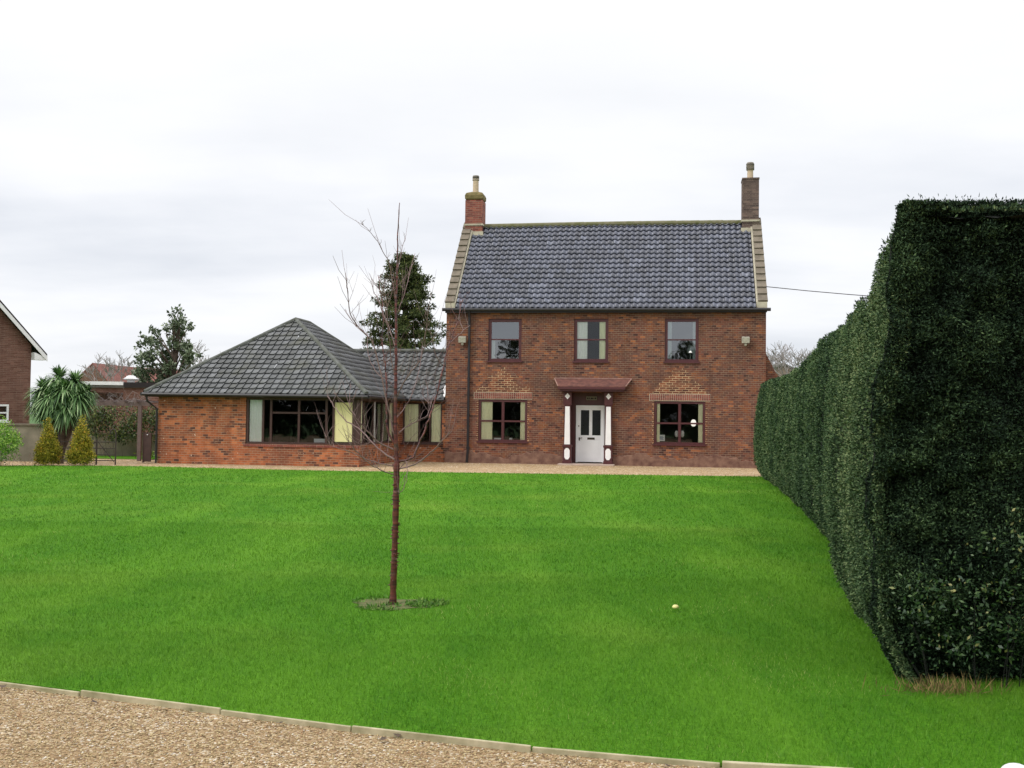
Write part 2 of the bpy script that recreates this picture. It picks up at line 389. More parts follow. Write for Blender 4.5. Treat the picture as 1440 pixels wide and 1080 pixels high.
# ------------------------------------------------------------------ ground
b = MB(); b.face([(-1500, -1500, -.12), (1500, -1500, -.12), (1500, 1500, -.12), (-1500, 1500, -.12)]); tag(b.build('ground', M['ground']), None, kind='structure')
EDGE = [(-14, 9.2), (-9, 8.35), (-6.2, 7.6), (-4.4, 7.02), (-3.035, 6.513), (-1.827, 6.039), (-.786, 5.643), (.126, 5.341), (.957, 5.133), (1.6, 5.04), (2.6, 4.95), (4.5, 4.9), (12, 5.1)]
FAR = [(-30, 30.2), (-15.2, 32.35), (-12.4, 33.1), (-10.9, 33.05), (-8, 32.3), (-5.4, 31.82), (-2.46, 31.72), (2, 31.6), (7.08, 31.6), (12, 31.4)]
def interp(path, x):
    return float(np.interp(x, [p[0] for p in path], [p[1] for p in path]))
b = MB(); xs = [p[0] for p in EDGE]; xs = sorted(set([p[0] for p in EDGE if p[0] >= -14]+[p[0] for p in FAR if -14 <= p[0] <= 12]))
for x0, x1 in zip(xs, xs[1:]):
    b.face([(x0, interp(EDGE, x0), 0), (x1, interp(EDGE, x1), 0), (x1, interp(FAR, x1), 0), (x0, interp(FAR, x0), 0)])
b.face([(-30, 11, 0), (-14, 9.2, 0), (-14, interp(FAR, -14), 0), (-30, 30.2, 0)])
for x0, x1 in zip(xs, xs[1:]):
    b.face([(x0, interp(EDGE, x0), -.1), (x1, interp(EDGE, x1), -.1), (x1, interp(EDGE, x1), 0), (x0, interp(EDGE, x0), 0)])
    b.face([(x1, interp(FAR, x1), -.1), (x0, interp(FAR, x0), -.1), (x0, interp(FAR, x0), 0), (x1, interp(FAR, x1), 0)])
tag(b.build('lawn', M['lawn']), None, kind='structure')
b = MB(); b.face([(-30, -20, -.022), (30, -20, -.022), (30, 13, -.022), (-30, 13, -.022)]); 
tag(b.build('gravel_drive', M['gravel']), None, kind='structure')
b = MB(); b.face([(-17, 30, -.014), (14, 30, -.014), (14, 48, -.014), (-17, 48, -.014)]); tag(b.build('gravel_path', M['gravel2']), None, kind='structure')

# pebbles on the near gravel
k = 125000
px = rng.uniform(-4.6, 2.2, k); py = rng.uniform(3.5, 8.0, k)
ey = np.interp(px, [p[0] for p in EDGE], [p[1] for p in EDGE]); ok = (py < ey-.035+.02*np.sin(px*9)) & (np.abs(px) < py*.56+.3); px, py = px[ok], py[ok]; k = len(px)
r = .0032+.0044*rng.random(k)**2.2
octv = np.array([(1,0,0),(0,1,0),(-1,0,0),(0,-1,0),(0,0,.6),(0,0,-.6)], float)
an = rng.uniform(0, 2*PI, k); ca, sa = np.cos(an), np.sin(an)
V = octv[None]*(r[:, None, None]*(.7+.7*rng.random((k, 6, 1))))
X = V[..., 0]*ca[:, None]-V[..., 1]*sa[:, None]; Y = V[..., 0]*sa[:, None]+V[..., 1]*ca[:, None]
V = np.stack([X+px[:, None], Y+py[:, None], V[..., 2]-.022+r[:, None]*.35], -1).reshape(-1, 3)
of = np.array([(0,1,4),(1,2,4),(2,3,4),(3,0,4),(1,0,5),(2,1,5),(3,2,5),(0,3,5)])
F = (np.arange(k)[:, None, None]*6+of[None]).reshape(-1, 3)
V = V.astype(np.float32)
o = npmesh('gravel_stones', V, F, M['pebble'], None, np.repeat(rng.random(k), 8), smooth=True)
tag(o, 'loose tan gravel stones on the drive in the foreground', 'gravel', kind='stuff')

# timber edging boards
bj = [-5.6, -4.45, -3.5, -2.45, -1.55, -.8, .12, 1.0, 1.6, 2.3]
LB = ['left part of the foreground edge, running out of the frame', 'at the left end, with a gap of dirt beside it', 'second from the left, pale and straight', 'third from the left, a little sunk in the gravel',
      'below the left side of the thin tree', 'below and just right of the thin tree', 'middle of the bottom edge, greyish with pale gravel against it', 'thick and cracked, near the bottom right corner of the gravel', 'short one at the right end of the gravel edge']
for i, (x0, x1) in enumerate(zip(bj, bj[1:])):
    x0 += .004; x1 -= .004; y0, y1 = interp(EDGE, x0), interp(EDGE, x1); d = Vector((x1-x0, y1-y0, 0)); L = d.length; d.normalize()
    b = MB(); top = [.006, .010, .003, .012, .006, .012, .004, .016, .008][i]; th = .017+.012*(i > 6)
    mtx = Matrix.Translation((x0, y0-.012-.006*(i % 3), 0)) @ Matrix.Rotation(math.atan2(d.y, d.x), 4, 'Z'); b.M = mtx
    b.box(0, L, -th, .0, -.1, top)
    tag(b.build('edging_board', M['timber'], bevel=.004), 'weathered timber edging board, '+LB[i], 'edging board', 'timber boards edging the lawn')
for x, y, s_, lb in [(1.90, 5.0, .022, 'small pale stone at the lawn edge, left of the bigger white one'), (2.31, 4.97, .075, 'white painted stone at the bottom right corner of the lawn')]:
    bm = bmesh.new(); bmesh.ops.create_icosphere(bm, subdivisions=3, radius=s_)
    for v in bm.verts: v.co *= 1+.18*math.sin(v.co.x*40+v.co.y*23)*.5; v.co.z *= .6
    me = bpy.data.meshes.new('stone'); bm.to_mesh(me); bm.free(); me.materials.append(M['white']); me.polygons.foreach_set('use_smooth', [True]*len(me.polygons))
    o = link(bpy.data.objects.new('white_stone', me)); o.location = (x, y, .01); tag(o, lb, 'stone')

for i in range(9):
    x = [-3.15, -2.95, -2.3, -1.75, -1.2, -.62, -.55, .75, -2.9][i]; y = interp(EDGE, x)-.05-.05*(i % 3); b = MB(Matrix.Translation((x, y, -.008)) @ Matrix.Rotation(i*1.3, 4, 'Z'))
    b.face([(-.025, 0, 0), (0, -.012, .004), (.028, 0, .012), (0, .014, .006)]); b.face([(-.015, .01, .004), (.0, .03, .010), (.02, .012, .006)])
    tag(b.build('dead_leaf', M['bark']), 'dead leaf on the gravel against the timber edging', 'leaf', 'dead leaves lying along the timber edging')
# grass blades
def blades(x0, x1, y0, y1, dens, h, w, keep=None):
    k = int((x1-x0)*(y1-y0)*dens); x = rng.uniform(x0, x1, k); y = rng.uniform(y0, y1, k)
    ok = (np.abs(x) < y*.5+.4) & (y > np.interp(x, [p[0] for p in EDGE], [p[1] for p in EDGE])+.005) & (y < np.interp(x, [p[0] for p in FAR], [p[1] for p in FAR]))
    ok &= ~(((x+.97)/.4)**2+((y-9.3)/.28)**2 < 1-.45*rng.random(k))
    return x[ok], y[ok], h*(.5+rng.random(ok.sum())), w*(.6+.7*rng.random(ok.sum()))
seg = [blades(-4.5, 4.5, 4.9, 8, 7500, .022, .0032), blades(-6, 6, 8, 11, 3600, .024, .0045), blades(-8, 8, 11, 16, 1500, .026, .007), blades(-12, 12, 16, 24, 420, .028, .012), blades(-16, 16, 24, 33.2, 180, .03, .02)]
x, y, h, w = [np.concatenate(a) for a in zip(*seg)]; k = len(x)
a = rng.uniform(0, 2*PI, k); lean = rng.normal(size=(k, 2))*.45
V = np.stack([np.stack([x-np.cos(a)*w/2, y-np.sin(a)*w/2, np.zeros(k)-.002], -1), np.stack([x+np.cos(a)*w/2, y+np.sin(a)*w/2, np.zeros(k)-.002], -1), np.stack([x+lean[:, 0]*h, y+lean[:, 1]*h, h], -1)], 1).reshape(-1, 3)
pn = np.sin(x*1.7+np.sin(y*1.1)*2)*np.sin(y*1.3+np.sin(x*.9)*2)*.12
o = npmesh('grass', V, np.arange(3*k).reshape(-1, 3), M['grass'], None, np.clip(rng.random(k)*.8+.1+pn, 0, 1))
tag(o, 'short mown green grass covering the lawn', 'grass', kind='stuff')

# ------------------------------------------------------------------ roofs
def tileroof(name, mat, parent, origin, udir, vdir, ulen, vlen, tw, gauge, prof, clip=(), hgt=.03, lip=.02, nx=6, jitter=.004):
    """tile patches laid in (u,v), clipped by half planes [(pu,pv,nu,nv)] (kept side = -n), then placed"""
    bm = bmesh.new(); lay = bm.faces.layers.float.new('rnd')
    nu, nv = int(math.ceil(ulen/tw))+1, int(math.ceil(vlen/gauge))
    for j in range(nv):
        for i in range(nu):
            r = random.random(); jz = random.uniform(-jitter, jitter); jv = random.uniform(-.012, .012); v0 = j*gauge+(jv if j else 0); v1 = min((j+1)*gauge+.02, vlen)
            lo = []; hi = []; sk = []
            for q in range(nx+1):
                t = q/nx; u = (i+t)*tw; p = prof(t)*hgt
                lo.append(bm.verts.new((u, v0, p+lip+jz))); hi.append(bm.verts.new((u, v1, p+.002))); sk.append(bm.verts.new((u, v0, p+jz-.006)))
            for q in range(nx):
                f = bm.faces.new((lo[q], lo[q+1], hi[q+1], hi[q])); f[lay] = .2+.8*r; f.smooth = True
                f = bm.faces.new((sk[q], sk[q+1], lo[q+1], lo[q])); f[lay] = 0.0  # lip faces take the darkest colour: a painted shadow line under each course
    for v_ in bm.verts: v_.co.z += .014*math.sin(v_.co.x*.9+1)*math.sin(v_.co.y*1.1)+.006*math.sin(v_.co.x*3.1+v_.co.y*2.3)
    for pu, pv, a, c in list(clip)+[(0, 0, -1, 0), (ulen, 0, 1, 0)]:
        bmesh.ops.bisect_plane(bm, geom=bm.verts[:]+bm.edges[:]+bm.faces[:], plane_co=(pu, pv, 0), plane_no=(a, c, 0), clear_outer=True)
    U, Vd = Vector(udir).normalized(), Vector(vdir).normalized(); Nn = U.cross(Vd)
    mt = Matrix.Translation(origin) @ Matrix(((U.x, Vd.x, Nn.x, 0), (U.y, Vd.y, Nn.y, 0), (U.z, Vd.z, Nn.z, 0), (0, 0, 0, 1)))
    bm.transform(mt); me = bpy.data.meshes.new(name); bm.to_mesh(me); bm.free(); me.materials.append(mat)
    return link(bpy.data.objects.new(name, me), parent)
pantile = lambda t: .5+.5*math.cos(2*PI*(t-.15)) if t < .65 else .5-.5*math.cos(2*PI*(t-.15)*1) * .0 - .5*math.cos(2*PI*(.65-.15))*0 + (.5+.5*math.cos(2*PI*(t-.15)))-.5
flatroll = lambda t: 1.0 if t > .84 else (.75 if t > .8 else .12)

def wallpanel(b, x0, x1, z0, z1, ops, y=0.0, th=.3):
    X = sorted(set([x0, x1]+[v for o in ops for v in o[:2]])); Z = sorted(set([z0, z1]+[v for o in ops for v in o[2:]]))
    for a, c in zip(X, X[1:]):
        for d, e in zip(Z, Z[1:]):
            mx, mz = (a+c)/2, (d+e)/2
            if any(o[0] < mx < o[1] and o[2] < mz < o[3] for o in ops): continue
            b.face([(a, y, d), (c, y, d), (c, y, e), (a, y, e)])
    for o in ops:
        a, c, d, e = o
        b.face([(a, y, d), (a, y, e), (a, y+th, e), (a, y+th, d)]); b.face([(c, y, e), (c, y, d), (c, y+th, d), (c, y+th, e)])
        b.face([(a, y, e), (c, y, e), (c, y+th, e), (a, y+th, e)]); b.face([(c, y, d), (a, y, d), (a, y+th, d), (c, y+th, d)])

def curtain(parent, mt, x0, x1, z0, z1, y, mat, folds=5, amp=.005, name='curtain'):
    b = MB(mt); k = folds*6
    for i in range(k):
        xa, xb = x0+(x1-x0)*i/k, x0+(x1-x0)*(i+1)/k
        ya, yb = [y+amp*math.sin(2*PI*folds*t/k+.6*math.sin(t)) for t in (i, i+1)]
        b.face([(xa, ya, z0), (xb, yb, z0), (xb, yb, z1), (xa, ya, z1)], .5)
    return b.build(name, mat, parent, smooth=True)

def window(parent, mt, x0, x1, z0, z1, bars_v=(), bars_h=(), fmat='maroon', fw=.07, rec=.05, glass='glass', cur=(), sill=True, sillw=.05, barw=.045, tilt=0):
    """frame part with panes, curtains and sill as sub-parts; local x along wall, y inward, z up"""
    b = MB(mt); y0, y1 = rec, rec+.08
    b.box(x0, x1, y0, y1, z1-fw, z1); b.box(x0, x1, y0, y1, z0, z0+fw*.8)
    b.box(x0, x0+fw, y0+.001, y1, z0+fw*.8, z1-fw); b.box(x1-fw, x1, y0+.001, y1, z0+fw*.8, z1-fw)
    for v in bars_v: b.box(v-barw/2, v+barw/2, y0+.008, y1-.01, z0+fw*.8, z1-fw)
    for h in bars_h: b.box(x0+fw, x1-fw, y0+.013, y1-.012, h-barw/2, h+barw/2)
    fr = b.build('window', M[fmat], parent)
    hs = [z0+fw*.8]+sorted(bars_h)+[z1-fw]; g = MB(mt)
    for i, (a, c) in enumerate(zip(hs, hs[1:])):
        vs = [x0+fw]+sorted(bars_v)+[x1-fw]
        for d, e in zip(vs, vs[1:]):
            yy = y0+.04+.003*random.random(); t = tilt*(c-a)*(1 if i == len(hs)-2 else -.3); sk = random.uniform(-.004, .004)
            g.face([(d, yy, a), (e, yy+sk, a), (e, yy+sk+t, c), (d, yy+t, c)])
    g.build('glass', M[glass], fr)
    if sill: MB(mt).box(x0-sillw, x1+sillw, -.05, rec+.04, z0-.06, z0-.003).build('sill', M[fmat], fr)
    for c in cur:
        curtain(fr, mt, c[0], c[1], c[2] if len(c) > 4 else z0+.05, c[3] if len(c) > 4 else z1-.05, y0+.062, M[c[-1]] if isinstance(c[-1], str) else M['curtain'], max(2, int((c[1]-c[0])/.09)))
    return fr

# ------------------------------------------------------------------ main house
HX, HY, HYAW = -2.3984, 39.0698, -.1498
HW, HD, HE, HR = 11.3, 6.7, 5.52, 9.12
house = thing('farmhouse', 'two storey red brick farmhouse with dark pantiled roof, two chimneys and a white front door', 'house', (HX, HY, 0), HYAW)
WIN_UP = [(1.542, 2.75), (4.634, 5.85), (7.827, 9.0)]; WIN_LO = [(1.218, 2.991), (7.479, 9.249)]
ops = [(a, c, 3.66, 5.17) for a, c in WIN_UP]+[(a, c, .77, 2.27) for a, c in WIN_LO]+[(4.36, 5.99, 0, 2.56)]
b = MB(); wallpanel(b, 0, HW, -.1, HE+.1, ops)
def gable(b, x, flip):
    p = [(x, 0, -.1), (x, HD, -.1), (x, HD, HE), (x, HD/2, HR), (x, 0, HE)]
    b.face(p[::-1] if flip else p)
gable(b, 0, True); gable(b, HW, False)
b.face([(HW, HD, -.1), (0, HD, -.1), (0, HD, HE), (HW, HD, HE)])
b.build('wall', M['brick'], house)
# interior rooms
b = MB()
for z0, z1 in ((.05, 2.62), (2.8, 5.4)):
    for xa, xb in ((.3, 4.3), (4.3, 6.05), (6.05, 11.0)):
        if z0 < 1 and xa == 4.3: continue
        y0, y1 = .301, 4.2
        b.face([(xa, y1, z0), (xb, y1, z0), (xb, y1, z1), (xa, y1, z1)]); b.face([(xa, y0, z0), (xb, y0, z0), (xb, y1, z0), (xa, y1, z0)]); b.face([(xa, y0, z1), (xb, y0, z1), (xb, y1, z1), (xa, y1, z1)])
        b.face([(xa+.004, y0, z0), (xa+.004, y1, z0), (xa+.004, y1, z1), (xa+.004, y0, z1)]); b.face([(xb-.004, y0, z0), (xb-.004, y1, z0), (xb-.004, y1, z1), (xb-.004, y0, z1)])
b.build('interior', M['room'], house)
# plinth: patchy cement render
for xa, xb in ((0.0, 4.3), (6.06, HW)):
    b = MB(); k = int((xb-xa)/.16); zt = [.30+.10*math.sin(i*.37+xa)+random.uniform(-.07, .07) for i in range(k+1)]
    for i in range(k):
        a, c = xa+(xb-xa)*i/k, xa+(xb-xa)*(i+1)/k
        b.face([(a, -.018, -.1), (c, -.018, -.1), (c, -.018, zt[i+1]), (a, -.018, zt[i])]); b.face([(a, -.018, zt[i]), (c, -.018, zt[i+1]), (c, 0, zt[i+1]+.015), (a, 0, zt[i]+.015)])
    b.build('plinth', M['render'], house)
# repaired brickwork and soldier arches over the lower windows
for (a, c) in WIN_LO:
    b = MB(); cxm = (a+c)/2
    z = 2.53
    steps = 12
    for i in range(steps):
        hw = (.92-(.80*i/steps)) + random.uniform(-.2, .16)
        if i < 3: hw = .98-.06*i+random.uniform(-.05, .05)
        b.box(cxm-hw, cxm+hw, -.004, .05, z, z+.075); z += .075
    for s_ in (-1, 1):
        for i in range(19):
            wd = .03 if i % 2 else .07; x = cxm+s_*((c-a)/2)
            b.box(min(x, x+s_*wd)+(.002 if s_ > 0 else -.002), max(x, x+s_*wd)+(.002 if s_ > 0 else -.002), -.004, .05, .77+i*.075+.002, .77+(i+1)*.075)
    b.build('repaired_brickwork', M['brick_new'], house)
    b = MB(); x = a-.16
    while x < c+.14:
        b.box(x+.008, x+.068, -.016, .03, 2.295, 2.515); x += .075
    ar = b.build('soldier_arch', M['brick_chim'], house)
    b = MB(); b.box(a-.17, c+.17, -.007, .03, 2.275, 2.527); b.build('mortar_bed', M['fillet'], ar)
# upper windows
I4 = Matrix.Identity(4)
ZU0, ZU1 = 3.66, 5.17; tr = 4.43
for i, (a, c) in enumerate(WIN_UP):
    cur = [[(a+.09, a+.24, ZU0+.05, tr, 'curtainw')], [(a+.09, a+.47, 'curtainw'), (c-.32, c-.08, 'curtain')], [(a+.09, a+.25, 'curtainw'), (c-.2, c-.08, 'curtainw')]][i]
    fr = window(house, I4, a+.004, c-.004, ZU0+.004, ZU1-.004, (), (tr,), cur=cur, glass='glass_sky' if i != 1 else 'glass', fw=.10, tilt=[.02, .0, .012][i])
    if i == 2:
        MB().lathe((c-.28, .2, ZU0+.08), [(.05, 0), (.02, .05), (.02, .22), (.13, .24), (.07, .5)]).build('table_lamp', M['white'], fr)
    if i == 0:
        MB().box(a+.62, a+.8, .16, .24, ZU0+.08, ZU0+.13).build('window_ornament', M['white'], fr); MB().box(a+.98, a+1.1, .16, .24, ZU0+.08, ZU0+.14).build('window_ornament', M['white'], fr)
# lower windows
for i, (a, c) in enumerate(WIN_LO):
    mid = (a+c)/2
    cur = [[(a+.1, a+.5), (c-.26, c-.09)], [(a+.1, a+.2), (c-.24, c-.09)]][i]
    fr = window(house, I4, a+.004, c-.004, .774, 2.266, (mid,), (1.5,), cur=cur, fw=.08, barw=.06, rec=.03)
    MB().box(mid-.05, mid+.05, .045, .14, .84, 2.18).build('mullion', M['maroon'], fr)
    if i == 1:
        b = MB(); b.box(a+.09, a+.38, .135, .14, .875, 1.09); pn_ = b.build('window_notice', M['paper'], fr)
        b = MB()
        for q in range(4): b.box(a+.13, a+.34-.03*(q % 2), .131, .134, .92+q*.032, .934+q*.032)
        b.build('notice_text', M['ink'], pn_)
        MB().lathe((c-.40, .35, 1.5), [(.04, -.1), (.08, -.06), (.10, .02), (.08, .09), (.04, .14)]).build('lamp_shade', M['lamplit'], fr)
        for s_ in (-1, 1): MB().lathe((mid+s_*.1, .25, 1.02), [(.03, 0), (.06, .04), (.065, .16), (.03, .22)]).build('ornament', M['white'], fr)
    else:
        MB().box(a+.55, a+.85, .2, .3, .84, .89).build('window_ornament', M['white'], fr); MB().box(a+1.1, a+1.22, .2, .3, .84, .9).build('window_ornament', M['white'], fr)
# roof
x0, x1 = .36, HW-.36; rise = HR-HE-.02; run = HD/2+.16; vl = math.hypot(rise+.16, run)
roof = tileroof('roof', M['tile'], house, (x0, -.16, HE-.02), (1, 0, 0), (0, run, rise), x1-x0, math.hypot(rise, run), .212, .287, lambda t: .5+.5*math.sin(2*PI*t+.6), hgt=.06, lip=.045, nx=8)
b = MB(); b.face([(x0, -.1, HE-.08), (x1, -.1, HE-.08), (x1, HD/2, HR-.05), (x0, HD/2, HR-.05)]); b.face([(x1, HD+.1, HE-.06), (x0, HD+.1, HE-.06), (x0, HD/2, HR-.05), (x1, HD/2, HR-.05)]); b.build('roof_lining', M['dark'], roof)
b = MB()
x = x0+.32
while x < x1-.3:
    e = min(x+.44, x1-.3); dz = .006*random.random(); zr = HR+.0+.035*math.sin((x-2)/9*PI)*.6
    b.tube([(x, HD/2, zr+dz), (e+.02, HD/2, zr+dz+.004)], .105, 10); x += .44
b.build('ridge_tiles', M['ridge'], roof, smooth=False)
for s_, xa in ((0, 0), (1, HW)):   # gable parapets
    sg = 1 if s_ == 0 else -1
    b = MB(); A = [(0, 5.72), (0, 5.45), (HD/2, HR-.1), (HD, 5.45), (HD, 5.72), (HD/2, HR+.10)]
    b.prism([(xa+sg*.0+(-.001*sg), y-.06, z) for y, z in A], (sg*.34, 0, 0)); pr = b.build('gable_parapet', M['fillet'], house)
    L = math.hypot(HD/2, HR-5.62); cnt = 13; b = MB(); dirv = Vector((0, HD/2, HR+.1-5.72)).normalized(); nv = Vector((0, -dirv.z, dirv.y))
    for i in range(cnt):
        p0 = Vector((xa-sg*.05, -.06, 5.74))+dirv*(i*L/cnt); up = nv*(.075+.004*(i % 2)); e = dirv*(L/cnt-.004)
        q = [p0, p0+e, p0+e+nv*.03, p0+up]
        b.prism([tuple(v) for v in q], (sg*.33, 0, 0))
        p0b = Vector((p0.x, HD-p0.y-.12, p0.z)); 
    # rear slope plain
    b.prism([(xa-sg*.05, HD+.05, 5.74), (xa-sg*.05, HD+.05, 5.82), (xa-sg*.05, HD/2, HR+.19), (xa-sg*.05, HD/2, HR+.11)], (sg*.33, 0, 0))
    b.build('coping', M['coping'], pr)
    b = MB(); b.prism([(xa-sg*.03, -.12, 5.46), (xa-sg*.03, .02, 5.46), (xa-sg*.03, .02, 5.74), (xa-sg*.03, -.12, 5.74)], (sg*.36, 0, 0)); b.build('kneeler', M['fillet'], pr)
# chimneys
def chimney(x0, x1, zt, mat, capm, captop, potr, pott, cowl):
    b = MB(); ym = HD/2; b.box(x0, x1, ym-.36, ym+.36, 8.5, zt); ch = b.build('chimney', mat, house)
    b = MB(); b.box(x0-.03, x1+.03, ym-.39, ym+.39, 9.1, 9.17); b.box(x0+.02 if x0 < 5 else x0-.05, x1+.05 if x0 < 5 else x1-.04, ym-.42, ym-.36, 8.7, 8.86); b.build('flashing', M['fillet'], ch)
    xm, zb = (x0+x1)/2, zt
    if capm:
        b = MB(); b.lathe((0, 0, 0), [(.40, -.0), (.49, .05), (.5, .2), (.44, .3), (.2, .37)], 4); 
        for i, v in enumerate(b.v):
            rv = Matrix.Rotation(PI/4, 3, 'Z') @ Vector(v); b.v[i] = (xm+rv.x*1.04, ym+rv.y*1.04, zt+.001+rv.z)
        b.build('chimney_cap', capm, ch, bevel=.03); zb = zt+.33
    else:
        MB().box(x0-.015, x1+.015, ym-.375, ym+.375, zt+.001, zt+.06).build('chimney_cap', M['brick_grey'], ch); zb = zt+.05
    b = MB(); b.lathe((xm, ym, zb), [(potr*1.15, 0), (potr*.95, .06), (potr*.9, pott-zb-.18), (potr, pott-zb-.17), (potr, pott-zb-.1)]); pt = b.build('chimney_pot', M['pot'], ch, smooth=False)
    b = MB()
    if cowl:
        for q in range(5): b.lathe((xm, ym, pott-.26+q*.05), [(.10, 0), (.155, .008), (.155, .028), (.1, .036)])
        b.lathe((xm, ym, pott-.02), [(.15, 0), (.12, .05), (.03, .07)])
    else:
        for q in range(3): b.lathe((xm, ym, pott-.2+q*.06), [(.11, 0), (.137, .01), (.137, .035), (.11, .045)])
        b.lathe((xm, ym, pott-.03), [(.13, 0), (.12, .03), (.04, .04)])
    b.build('cowl', M['potgrey'], pt)
chimney(.04, .72, 10.1, M['brick_chim'], M['moss'], 10.43, .125, 11.13, False)
chimney(10.65, 11.26, 10.7, M['brick_grey'], None, 10.74, .12, 11.38, True)
# gutter and downpipe
b = MB(); b.tube([(-.12, -.2, HE-.03), (HW+.14, -.2, HE-.055)], .06, 8); b.box(-.02, HW+.02, -.16, -.002, HE-.14, HE-.02); b.build('gutter', M['black'], house)
b = MB(); b.tube([(.86, -.2, HE-.08), (.86, -.1, HE-.3), (.86, -.075, HE-.6), (.86, -.075, .45), (.83, -.09, .0)], .045, 8)
for z in (4.3, 3, 1.7, .5): b.box(.80, .92, -.07, 0, z, z+.05)
b.build('downpipe', M['black'], house)
# floodlights
for x, zc in ((.62, 4.4), (10.6, 4.4)):
    b = MB(); b.prism([(x-.13, -.24, zc+.09), (x-.13, -.1, zc+.13), (x-.13, -.05, zc-.04), (x-.13, -.2, zc-.1)], (.26, 0, 0)); b.box(x-.03, x+.03, -.1, 0, zc-.03, zc+.03); b.lathe((x, -.12, zc-.19), [(.03, 0), (.05, .03), (.05, .07), (.02, .1)], 8)
    b.build('floodlight', M['lampgrey'], house)
# buttress at the right end, with a sloping top
b = MB(); b.prism([(HW+.001, .4, -.1), (HW+.62, .4, -.1), (HW+.62, .4, 3.0), (HW+.36, .4, 3.33), (HW+.001, .4, 4.05)], (0, 1.0, 0)); b.build('buttress', M['brick'], house)
# porch recess, door
b = MB(); y1 = .42
b.face([(4.36, .3, 0), (4.36, y1, 0), (4.36, y1, 2.56), (4.36, .3, 2.56)]); b.face([(5.99, .3, 0), (5.99, y1, 0), (5.99, y1, 2.56), (5.99, .3, 2.56)]); b.face([(4.36, .3, 2.56), (5.99, .3, 2.56), (5.99, y1, 2.56), (4.36, y1, 2.56)])
b.face([(4.36, y1, 0), (4.70, y1, 0), (4.70, y1, 2.56), (4.36, y1, 2.56)]); b.face([(5.72, y1, 0), (5.99, y1, 0), (5.99, y1, 2.56), (5.72, y1, 2.56)]); b.face([(4.70, y1, 2.1), (5.72, y1, 2.1), (5.72, y1, 2.56), (4.70, y1, 2.56)])
b.box(4.361, 4.42, .02, y1-.01, 0, 2.55)
b.build('porch_lining', M['maroon'], house)
b = MB(); b.box(4.70, 4.77, y1-.03, y1+.06, .06, 2.1); b.box(5.66, 5.72, y1-.03, y1+.06, .06, 2.1); b.box(4.77, 5.66, y1-.03, y1+.06, 2.02, 2.1); df = b.build('door_frame', M['whitedoor'], house)
door = MB(); yd = y1+.01
for q in [(4.77, 4.87, .08, 2.02), (5.17, 5.28, 1.03, 1.93), (5.58, 5.66, .08, 2.02), (4.87, 5.58, 1.93, 2.02), (4.87, 5.58, .08, 1.03)]: door.box(q[0], q[1], yd, yd+.05, q[2], q[3])
door.box(4.93, 5.52, yd-.006, yd, .18, .8)
dr = door.build('front_door', M['whitedoor'], house)
b = MB(); b.box(4.87, 5.17, yd+.02, yd+.03, 1.03, 1.93); b.box(5.28, 5.58, yd+.02, yd+.03, 1.03, 1.93); b.build('door_pane', simple('dark_door_glass', srgb(38, 38, 46), .12, .2, 9, .6), dr)
MB().box(5.11, 5.37, yd-.012, yd-.001, .88, .95).build('letter_box', M['brass'], dr)
b = MB(); b.box(4.80, 4.84, yd-.02, yd-.001, .84, .95); b.tube([(4.82, yd-.05, .92), (4.93, yd-.05, .94)], .012, 6); b.build('door_handle', M['brass'], dr); MB().tube([(4.80, yd-.03, 1.36), (4.80, yd, 1.36)], .02, 8).build('door_lock', M['brass'], dr)
b = MB(); b.box(5.06, 5.44, y1-.05, y1-.02, 2.29, 2.42); sg = b.build('name_plate', simple('plate', srgb(128, 122, 104), .6, .2, 20), house)
b = MB()
for q, wq in enumerate((.05, .03, .06, .03, .05)): b.box(5.09+q*.067, 5.09+q*.067+wq, y1-.054, y1-.051, 2.33, 2.38)
b.box(5.09, 5.41, y1-.053, y1-.0505, 2.325, 2.335)
b.build('plate_lettering', M['ink'] if False else M['dark'], sg)
MB().box(4.15, 6.12, -.55, .62, -.1, .035).build('door_step', M['stone'], house, bevel=.01)
# pilasters with white inlays
for xa in (4.30, 5.745):
    b = MB(); xb = xa+.29
    b.box(xa-.02, xb+.02, -.21, -.001, .02, .14); b.box(xa, xb, -.19, -.001, .14, .62); b.box(xa-.025, xb+.025, -.22, -.001, .62, .69)
    b.prism([(xa+.02, -.17, .69), (xb-.02, -.17, .69), (xb-.035, -.17, 2.1), (xa+.035, -.17, 2.1)], (0, .168, 0)); b.box(xa+.0, xb-.0, -.19, -.001, 2.1, 2.56)
    pl = b.build('pilaster', M['maroon'], house, bevel=.006)
    b = MB(); xm = (xa+xb)/2
    b.prism([(xm-.1, -.182, .71), (xm+.1, -.182, .71), (xm+.078, -.182, 2.05), (xm-.078, -.182, 2.05)], (0, .01, 0))
    b.prism([(xm, -.2, 2.3), (xm+.095, -.2, 2.41), (xm, -.2, 2.52), (xm-.095, -.2, 2.41)], (0, .009, 0))
    oc = [(xm+.095*sx_*cx_, -.2, .38+sz_) for sx_, cx_, sz_ in [(-.45, 1, -.2), (.45, 1, -.2), (1, 1, -.12), (1, 1, .12), (.45, 1, .2), (-.45, 1, .2), (-1, 1, .12), (-1, 1, -.12)]]
    b.prism(oc, (0, .009, 0)); b.build('white_inlay', M['white'], pl)
